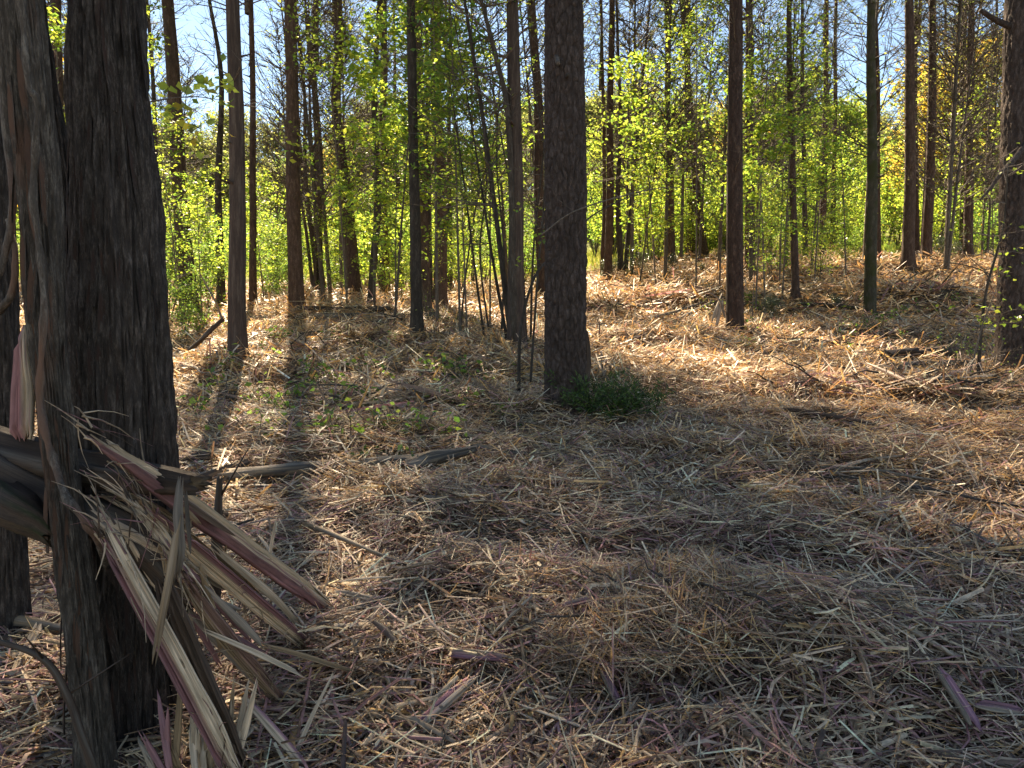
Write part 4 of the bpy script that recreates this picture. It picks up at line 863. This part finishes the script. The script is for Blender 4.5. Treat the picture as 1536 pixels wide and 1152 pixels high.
for k, (px, py, sc, lab) in enumerate([(985, 950, .62, 'broad tangled heap of tawny shredded fibres in the near centre right'), (1050, 890, .55, 'smaller tawny fibre heap behind the broad near one'), (905, 880, .45, 'low heap of reddish fibres left of the broad near one')]):
    g = gnd(px, py); root = bpy.data.objects.new('fibre_heap', None); COL.objects.link(root); root.location = g - np.array([0, 0, .01]); root.rotation_euler = (0, 0, k * 1.3 + .4); root.scale = (sc,) * 3
    tag(root, lab, 'fibre heap'); link('torn_strips', HEAP[k % 2][0], root)['kind'] = 'stuff'; link('sticks', HEAP[k % 2][1], root)['kind'] = 'stuff'
for k, (px, py, sc, lab) in enumerate([(1300, 578, 1.2, 'reddish slash pile left of the big right pine foot'), (1215, 585, 1.0, 'low slash pile of torn strips in the right midground'), (1430, 585, 1.1, 'slash pile in front of the big right pine'), (745, 545, 1.0, 'heap of torn strips at the foot of the fluted cedar'), (590, 606, 1.2, 'brush heap in the middle of the left litter'), (470, 530, 1.0, 'small slash heap in the long tree shadow'), (960, 470, 1.6, 'far slash heap right of the big central pine'), (1130, 545, 1.0, 'slash heap in front of the split-footed pine'), (1010, 445, 1.8, 'broad slash heap far back at right of centre'), (1380, 440, 1.7, 'slash heap below the crooked-foot pine'), (560, 492, 1.4, 'slash heap before the grey crosswise log'), (1480, 620, .9, 'slash heap at the right edge'), (330, 610, .8, 'slash heap right of the massive cedar'), (690, 760, .5, 'small heap of strips in the centre foreground'), (1250, 720, .6, 'small heap of strips in the right foreground'), (560, 930, .5, 'tuft of pale strips beyond the split slab tips')]):
    g = gnd(px, py); root = bpy.data.objects.new('slash_pile', None); COL.objects.link(root); root.location = g - np.array([0, 0, .03]); root.rotation_euler = (0, 0, rk.normal() * .5); root.scale = (sc * .85,) * 3
    tag(root, lab, 'slash pile'); link('torn_strips', SP[k % 4][0], root)['kind'] = 'stuff'; link('sticks', SP[k % 4][1], root)['kind'] = 'stuff'

# ------------------------------------------------------------------ individual large splinters
pro = {}
rs = np.random.default_rng(77)
def splproto(k, colf):
    L = 1.0; b = rs.normal() * .018
    P = [(-.5, 0, 0), (0, b, abs(rs.normal()) * .012), (.5, 0, 0)]
    return slab(P, [.05, .06, .055, .045], .026, (0, 0, 1), colf, n=4, seg=5, jag=.14, seed=400 + k, name='wood_splinter')
pro['purple'] = [splproto(k, two(rs.uniform(-.4, .6), PURP * rs.uniform(.8, 1.3) + [.01, 0, .012], PALE * .8, 1 if k % 2 else -1)) for k in range(6)]
pro['pale'] = [splproto(10 + k, plain(PALE * rs.uniform(.8, 1.15), PALE * .6)) for k in range(8)]
pro['brown'] = [splproto(20 + k, plain(TAN * rs.uniform(.6, .9), BRN * 1.4)) for k in range(6)]
pro['grey'] = [splproto(30 + k, plain(GRY * rs.uniform(.8, 1.2), GRY * .6)) for k in range(6)]
def place_splinter(kind, x, y, L, az, el, label, group, thick=1.0, lift=.03):
    me = pro[kind][rs.integers(len(pro[kind]))]
    o = link('wood_splinter', me, None, (x, y, Hs(x, y) + lift + .42 * L * abs(math.sin(el))), (rs.normal() * .4, -el, az), (L, L * thick, L * thick))
    return tag(o, label, 'splinter', group)
LABS = {'purple': ('purple heartwood splinter lying loose in the shredded litter', 'loose purple splinters'),
        'pale': ('pale straw-coloured splinter lying loose in the shredded litter', 'loose pale splinters'),
        'brown': ('brown wood splinter lying loose in the shredded litter', 'loose brown splinters'),
        'grey': ('grey weathered splinter lying loose in the shredded litter', 'loose grey splinters')}
for k in range(285):
    kind = rs.choice(['purple', 'pale', 'brown', 'grey'], p=[.2, .42, .18, .2])
    r = 2.1 + 6.2 * rs.random() ** 1.25; a = R(rs.uniform(-39, 39))
    x, y = r * math.sin(a), r * math.cos(a)
    L = rs.uniform(.14, .42) * (1 if r < 5 else 1.3)
    zone = 'by the bottom edge' if r < 2.8 else 'in the foreground' if r < 4 else 'in the near litter' if r < 5.5 else 'in the middle litter' if r < 7 else 'near the sunlit litter'
    adj = {'purple': 'purple heartwood', 'pale': 'pale straw-coloured', 'brown': 'brown', 'grey': 'grey weathered'}[kind]
    lab = where(adj + ' splinter ' + zone + ',', x, y, ['long' if L > .36 else 'short' if L < .22 else 'middling', 'loose']) or LABS[kind][0]
    place_splinter(kind, x, y, L, rs.random() * 6.283, abs(rs.normal()) * .16, lab, LABS[kind][1], rs.uniform(.45, .9), rs.uniform(.015, .05))
for kind, (a, b), (c, d), th, lab in [
    ('purple', (625, 1115), (712, 1035), 1.3, 'thick purple splinter with pale edge, bottom centre'),
    ('purple', (1405, 1020), (1468, 1125), 1.3, 'broad purple splinter near the bottom right corner'),
    ('purple', (1300, 930), (1440, 965), .7, 'long narrow purple splinter lying level at right'),
    ('purple', (842, 930), (884, 918), 1.1, 'short vivid purple chip beside the straw heap'),
    ('purple', (668, 1003), (765, 1010), .9, 'purple and tan splinter lying level left of the straw heap'),
    ('purple', (900, 1018), (930, 1085), .9, 'purple splinter lying below the straw heap'),
    ('purple', (1460, 1080), (1536, 1092), 1.1, 'purple splinter at the right edge by the bottom corner'),
    ('pale', (815, 968), (925, 1000), .6, 'long pale splinter below the straw heap'),
    ('pale', (500, 905), (590, 925), .8, 'pale ragged splinter at the tip of the longest slab'),
    ('pale', (1320, 940), (1440, 1010), .4, 'long thin pale stick near the right bottom'),
    ('brown', (740, 750), (820, 752), .9, 'reddish brown splinter in the centre litter'),
    ('pale', (20, 1040), (70, 940), 1.1, 'pale wide splinter at the left edge near the bottom')]:
    p, q = gnd(a, b), gnd(c, d); lift = np.array([0, 0, .055]); p = p + lift; q = q + lift; L = float(np.linalg.norm(q - p)); kk = int(a) % 97
    cf = {'purple': two(.25, PURP + [.01, 0, .02], PALE * .6, 1 if kk % 2 else -1), 'pale': plain(PALE, PALE * .7), 'brown': plain(TAN * .7, BRN)}[kind]
    tag(link('wood_splinter', slab([p - p, q - p], [.026 * th, .034 * th, .034 * th, .026 * th], .014, (0, -.5, .86), cf, n=10, seg=24, seed=kk, jag=.12, name='wood_splinter'), None, p), lab, 'splinter')

# ------------------------------------------------------------------ undergrowth
SAP = [leafy(500 + i, 5.5, 34, .22, (.7, 1.7), (.0, .6), 5, 2100, .105, YG, [4, 3, 3], r0=.028, flat=.75) for i in range(4)]
TSAP = [leafy(515 + i, 9.5, 46, .35, (.8, 2.0), (.0, .6), 6, 2600, .105, c, [4, 3, 3], r0=.035, flat=.75) for i, c in enumerate([YG, GRN, YG])]
TSAPS = [leafy(518 + i, 9.5, 44, .4, (.8, 2.0), (.0, .6), 6, 1000, .105, YG, [4, 3, 3], r0=.03, flat=.75) for i in range(2)]
SAPS = [leafy(510 + i, 5.0, 30, .15, (.6, 1.4), (.1, .7), 5, 700, .075, YG, [4, 3, 3], r0=.02) for i in range(3)]
SHR = [leafy(520 + i, 2.2, 66, .1, (.4, .9), (.0, .9), 4, 2600, .062, GRN, [3, 4, 3], stems=9, r0=.012) for i in range(4)]
SHY = [leafy(530 + i, 2.6, 60, .1, (.4, 1.0), (.0, .9), 4, 2000, .065, YG, [4, 4, 3], stems=8, r0=.012) for i in range(3)]
SHD = [leafy(540 + i, 1.3, 60, .05, (.3, .7), (.0, .8), 4, 2200, .05, DRK, [3, 4, 3], 'gloss', stems=10, r0=.01) for i in range(2)]
BARE = [leafy(550 + i, 8.5, 64, .2, (.8, 2.2), (.3, 1.0), 8, 480, .06, OLV, [3, 3, 3], r0=.05) for i in range(4)]
BRU = [leafy(560 + i, .9, 40, .05, (.3, .7), (-.1, .8), 4, 60, .04, GRN, [3, 3, 3], stems=8, r0=.008) for i in range(3)]
FAR = [leafy(570 + i, 9, 130, .18, (1.6, 3.6), (.0, .9), 6, 7500, .21, c, [3, 3, 3], r0=.12, jit=.28) for i, c in enumerate([OLV, GRN, OLV, YG])]
FARO = [leafy(580 + i, 9, 110, .2, (1.6, 3.4), (.0, .9), 6, 6000, .2, ORG, [3, 3, 3], r0=.12, jit=.28) for i in range(2)]
def grow(src, x, y, sc, name, label, cat, group=None, rz=0.0, dz=0.0, stretch=1.0):
    wm, lm = src
    root = bpy.data.objects.new(name, None); COL.objects.link(root); root.location = (x, y, Hs(x, y) - .03 + dz); root.rotation_euler = (0, 0, rz); root.scale = (sc, sc, sc * stretch)
    tag(root, label, cat, group)
    link('stems', wm, root)
    if lm: link('foliage', lm, root)
    return root
def growpx(src, px, d, hpx, hp, name, label, cat, group=None, rz=None):
    """hpx: photo row of its top; hp: the set's own height"""
    p = at(px, 400, d); top = at(px, hpx, d); h = top[2] - Hs(p[0], d)
    return grow(src, p[0], d, max(.2, h / hp), name, label, cat, group, rs.random() * 6.28 if rz is None else rz)
# leafy saplings that stand out
S1 = [(560, 17.5, 20, SAP, 'leafy yellow-green sapling wrapped round the slender hardwood left of centre'),
      (592, 16, 200, SAP, 'bright yellow-green sapling just left of the dark slim trunk'),
      (655, 15, -60, SAP, 'tall leafy sapling hanging yellow-green sprays before the sturdy pine'),
      (700, 14, 60, SAPS, 'sparse leafy sapling right of the sturdy pine'),
      (1150, 17, 140, SAP, 'bright yellow-green sapling right of the split-footed pine'),
      (1080, 19, 20, SAPS, 'tall green sapling left of the split-footed pine'),
      (1170, 20, 10, SAPS, 'tall yellow-green sapling behind the bright one at right'),
      (985, 22, 120, SAP, 'green sapling over the dark glossy bushes'),
      (1222, 19, 180, SAP, 'yellow-green sapling right of the thin dark pine trunk'),
      (1270, 21, 60, SAPS, 'thin vine-hung sapling left of the mossy trunk'),
      (300, 15, 260, SAP, 'yellow-green sapling among shrubs behind the massive cedar'),
      (270, 14, 150, SAPS, 'sparse sapling right of the massive cedar'),
      (395, 20, 250, SAP, 'yellow-green sapling left of the long-shadowed pine'),
      (520, 20, 280, SAP, 'yellow-green sapling by the foot of the wavy pine'),
      (1415, 27, 150, SAPS, 'sparse sapling in the far right group of trunks'),
      (1130, 15.5, 240, SAPS, 'small bright sapling touching the split-footed pine'),
      (640, 18, 330, SAPS, 'low leafy sapling between the paired brown trunks'),
      (96, 12, 40, SAP, 'yellow-lit sapling glimpsed left of the massive cedar'),
      (1490, 24, 120, SAPS, 'sparse sapling beside the big right pine')]
for i, (px, d, top, src, lab) in enumerate(S1): growpx(src[i % len(src)], px, d, top, 5.3, 'sapling', lab, 'sapling', 'leafy saplings')
for k, (px, d, top, lab) in enumerate([(590, 15, -90, 'tall leafy sapling rising left of the dark slim trunk'), (690, 13, -120, 'tall leafy sapling with dark sprays right of the sturdy pine'), (215, 16, -80, 'tall sapling peeping past the right side of the massive cedar'), (960, 24, 20, 'tall sapling behind the dark glossy bushes')]):
    growpx(TSAP[k % 3], px, d, top, 9.6, 'sapling', lab, 'sapling', 'leafy saplings')
for k, (px, d, top, lab) in enumerate([(520, 18, -60, 'tall thinly leaved sapling between the wavy pine and the many-stemmed cedar'), (1045, 20, -60, 'tall thinly leaved sapling in front of the left-leaning pine'), (1135, 17, -70, 'tall thinly leaved sapling just right of the split-footed pine'), (1175, 18, -60, 'tall thinly leaved sapling beside the thin dark pine'), (735, 15, -60, 'tall thinly leaved sapling behind the stem tangle by the fluted cedar')]):
    growpx(TSAPS[k % 2], px, d, top, 9.6, 'sapling', lab, 'sapling', 'leafy saplings')
# shrub belt along the edge of the wood
rb = np.random.default_rng(31)
for k in range(74):
    px = rb.uniform(60, 1536); d = rb.uniform(27.5, 35) if px > 860 else rb.uniform(24.5, 33)
    if 670 < px < 770 and d < 33: d += 6 if rb.random() < .5 else 0
    src = (SHR + SHY)[rb.integers(7)]
    x = at(px, 400, d)[0]
    sc = rb.uniform(.8, 1.75)
    grow(src, x, d, sc, 'shrub', where('shrub', x, d, ['low' if sc < 1.1 else 'tall' if sc > 1.45 else 'rounded', 'bushy', 'loose', 'leafy'], 'at the far wood edge,') or 'yellow-green leafy shrub in the belt along the far edge of the wood', 'shrub', 'shrubs along the edge of the wood', rb.random() * 6.28)
for k, (px, d, top, lab) in enumerate([(275, 13.5, 400, 'leafy green shrub right of the massive cedar'), (310, 18, 350, 'tall green shrub at the foot of the reddish left pine'), (400, 21, 370, 'green shrub left of the long-shadowed pine'),
                                       (505, 25, 375, 'green shrub right of the many-stemmed cedar'), (600, 23, 385, 'green shrub behind the dark slim trunk'), (1160, 21, 330, 'bright shrub behind the thin dark pine trunk'),
                                       (1230, 21, 330, 'bright shrub left of the mossy trunk'), (1270, 23, 350, 'green shrub touching the mossy trunk'), (1340, 25, 360, 'green shrub left of the crooked-foot pine'), (250, 16, 330, 'shady shrub close to the right side of the massive cedar')]):
    growpx((SHR + SHY)[k % 7], px, d, top, 2.1, 'shrub', lab, 'shrub')
for k, (px, d, top, lab) in enumerate([(960, 25.5, 372, 'dark glossy bush below the green sapling, right of centre'), (1010, 25.5, 378, 'dark glossy bush beside the straight far pine'), (915, 27, 385, 'dark glossy bush left of its larger neighbours'), (1055, 24.5, 392, 'small dark glossy bush left of the split-footed pine'),
                                       (1160, 16.5, 440, 'low dark glossy bush right of the split-footed pine'), (1260, 17, 438, 'low glossy bush left of the mossy trunk foot'), (1415, 25, 350, 'pale glossy bush between the far right trunks'), (1430, 26, 362, 'glossy bush at the foot of the pale-edged pine')]):
    growpx(SHD[k % 2], px, d, top, 1.25, 'evergreen_bush', lab, 'bush')
for k, (px, d, top, lab) in enumerate([(650, 12.5, 455, 'twiggy brush at the foot of the dark slim trunk'), (690, 13, 462, 'twiggy brush between the sturdy pine and the cedar clump'), (590, 8.6, 560, 'tangle of dead twigs in the left midground litter'), (545, 8.9, 570, 'low tangle of dead twigs beside the midground brush'), (440, 12, 505, 'small twiggy bush in the long tree shadow'),
                                       (1485, 9.2, 490, 'twiggy brush round the foot of the big right pine'), (1440, 9.6, 505, 'thin twiggy brush left of the big right pine'), (1520, 8, 560, 'low brush at the right edge'), (300, 9.5, 540, 'low green brush right of the massive cedar'), (1070, 15, 445, 'twiggy brush left of the split-footed pine'), (640, 16.5, 430, 'brush behind the dark slim trunk')]):
    growpx(BRU[k % 3], px, d, top, .85, 'brush', lab, 'brush')
# slender, nearly bare hardwoods in and behind the belt
for k in range(84):
    px = rb.uniform(-40, 1580); d = rb.uniform(20, 44); x = at(px, 300, d)[0]
    grow(BARE[k % 4], x, d, rb.uniform(.8, 1.5), 'slender_tree', where('thinly leaved hardwood', x, d, ['slender', 'thin far' if d > 33 else 'twiggy', 'spindly', 'fine-limbed'], 'at the back,') or 'slender thinly leaved hardwood among the far trees', 'tree', 'slender hardwoods at the back', rb.random() * 6.28)
for k in range(52):
    px = rb.uniform(-60, 1600); d = rb.uniform(35, 56); x = at(px, 300, d)[0]
    if 660 < px < 770 and d < 50: continue
    src = (SHY + SHR + SAP)[rb.integers(11)]; sap = src in SAP
    sc = rb.uniform(.9, 1.5) if sap else rb.uniform(1.6, 3.0)
    grow(src, x, d, sc, 'thicket_shrub', where('bush', x, d, ['big sunlit' if sc > 2 else 'sunlit', 'spreading sunlit', 'yellow-green'], 'behind the wood edge,') or 'sunlit bush behind the wood edge', 'shrub', 'thicket behind the wood edge', rb.random() * 6.28)
# far tree line beyond the meadow
for k in range(70):
    px = rb.uniform(-200, 1740); d = rb.uniform(56, 85); x = at(px, 300, d)[0]
    right = px > 1000
    if rb.random() < (.3 if right else .1): src, lab, g = FARO[k % 2], where('tree in the far tree line,', x, d, ['orange', 'golden orange', 'rusty']) or 'orange autumn tree in the far tree line beyond the meadow', 'autumn trees in the far tree line'
    else: src, lab, g = FAR[k % 4], where('tree in the far tree line,', x, d, ['hazy green', 'pale green', 'olive']) or 'hazy green tree in the far tree line beyond the meadow', 'green trees in the far tree line'
    grow(src, x, d, rb.uniform(.8, 1.35), 'far_tree', lab, 'tree', g, rb.random() * 6.28)
for k in range(60):
    px = rb.uniform(-150, 1700); d = rb.uniform(86, 135); x = at(px, 300, d)[0]
    grow(FAR[k % 3], x, d, rb.uniform(1.1, 1.6), 'hillside_tree', where('tree on the far hill,', x, d, ['distant', 'dim green', 'rounded']) or 'distant tree on the wooded hill behind the far tree line', 'tree', 'trees on the far hill', rb.random() * 6.28)
for px, d, top, lab in [(1440, 35, 80, 'orange autumn tree glowing behind the pale-edged pine'), (1380, 34, 150, 'orange autumn tree low behind the far right trunks'), (1500, 31, 30, 'golden autumn tree behind the big right pine'), (985, 42, 260, 'small orange tree far behind the dark glossy bushes'), (82, 26, 0, 'golden autumn tree in the gap left of the massive cedar')]:
    growpx(FARO[int(px) % 2], px, d, top, 9.5, 'autumn_tree', lab, 'tree')

# dark green cedar sprig at the foot of the big pine
def sprig():
    g = at(925, 615, 7.15); x, y = g[0], g[1]; z0 = Hs(x, y)
    root = bpy.data.objects.new('juniper_bough', None); COL.objects.link(root); root.location = (x, y, z0); tag(root, 'low dark green cedar bough lying at the right foot of the big pine', 'bough')
    rng = np.random.default_rng(4); wb = MB(); lb = MB(); P_ = []; D_ = []
    for i in range(150):
        p0 = np.array([rng.normal() * .2 - .03, rng.normal() * .12, .02 + abs(rng.normal()) * .11])
        a = rng.random() * 6.283; L = rng.uniform(.12, .4); q = bentbranch(rng, p0, a, rng.uniform(.1, 1.2), L, -.15, 6, .1)
        tube(wb, q, np.linspace(.005, .0015, 6), 3, cap=False)
        for s in range(34):
            P_.append(q[rng.integers(1, 6)] + rng.normal(size=3) * .02); D_.append(q[-1] - q[0])
    P_ = np.array(P_); m = len(P_); d = np.array(D_) / .25 + rng.normal(size=(m, 3)) * .8; d /= np.linalg.norm(d, axis=1)[:, None]
    s = np.cross(d, rng.normal(size=(m, 3))); s /= np.linalg.norm(s, axis=1)[:, None]; ln = .03 + .045 * rng.random((m, 1))
    V = np.stack([P_, P_ + d * ln * .5 + s * .005, P_ + d * ln, P_ + d * ln * .5 - s * .005], 1).reshape(-1, 3)
    lb.add(V, np.arange(m * 4).reshape(m, 4), None, np.repeat(pick(rng, m, [(.10, .18, .04), (.16, .26, .06), (.06, .11, .03)], [3, 2, 2]), 4, 0))
    link('twigs', wb.mesh('twigs', M['twig']), root); link('needles', lb.mesh('needles', M['needle']), root)
sprig()
# small green plants in the litter
def plant(seed, n, col, s, spread, h):
    rng = np.random.default_rng(seed); mb = MB(); wb = MB(); P = []
    for i in range(max(3, n // 5)):
        q = bentbranch(rng, np.array([rng.normal() * spread * .3, rng.normal() * spread * .3, 0]), rng.random() * 6.283, rng.uniform(.3, 1.3), h * rng.uniform(.6, 1.2), -.2, 5, .1); tube(wb, q, .0025, 3, cap=False); P += list(q[1:])
    P = np.array(P)[rng.integers(0, len(P), n)] + rng.normal(size=(n, 3)) * spread * .12
    leaves(mb, P, s * (.6 + .7 * rng.random(n)), rng, pick(rng, n, col, [3, 3, 2]), .8, .7); return wb.mesh('stems', M['twig']), mb.mesh('foliage', M['leaf'])
PL = [plant(600 + i, 26, GRN, .045, .2, .18) for i in range(3)] + [plant(610, 30, DRK, .05, .25, .14)]
def putplant(px, py, sc, lab, grp=None, k=0):
    g = gnd(px, py); root = bpy.data.objects.new('seedling', None); COL.objects.link(root); root.location = g; root.rotation_euler = (0, 0, px); root.scale = (sc,) * 3; tag(root, lab, 'plant', grp)
    link('stems', PL[k][0], root); link('foliage', PL[k][1], root)
putplant(605, 690, 1.2, 'dark-leaved bramble trailing behind the long grey log', None, 3); putplant(560, 688, 1.0, 'small dark-leaved bramble left of the larger one', None, 3)
putplant(1130, 570, .7, 'tiny yellow-green plant in the shaded litter at right', None, 1)
putplant(795, 640, .6, 'tiny plant in litter left of the big pine foot', None, 3)
rp = np.random.default_rng(9)
for k in range(84):
    px, py = (rp.uniform(270, 760), rp.uniform(470, 670)) if k % 3 else (rp.uniform(1080, 1480), rp.uniform(425, 530))
    g_ = gnd(px, py); putplant(px, py, rp.uniform(.9, 2.0), where('seedling', g_[0], g_[1], ['small green', 'tiny green', 'low green', 'thin green', 'pale green'], 'in sunlit litter') or 'small green seedling growing through the sunlit litter', 'seedlings in the litter', int(rp.integers(3)))
# meadow grass beyond the wood
n = 26000; x = rp.uniform(-40, 40, n); y = rp.uniform(36, 62, n); z = H(x, y); d = rp.normal(size=(n, 3)) * .25 + [0, 0, 1]; s = rp.normal(size=(n, 3)); s[:, 2] = 0; s /= np.linalg.norm(s, axis=1)[:, None]
P0 = np.stack([x, y, z], -1); ln = rp.uniform(.25, .7, (n, 1)); mb = MB()
mb.add(np.stack([P0 - s * .03, P0 + s * .03, P0 + d * ln], 1).reshape(-1, 3), None, np.arange(n * 3).reshape(n, 3), np.repeat(pick(rp, n, [(.4, .42, .08), (.5, .45, .12), (.25, .32, .05)], [3, 2, 3]), 3, 0))
tag(link('meadow_grass', mb.mesh('meadow_grass', M['grass'])), 'sunlit yellow-green grass of the meadow beyond the trees', 'grass', kind='stuff')
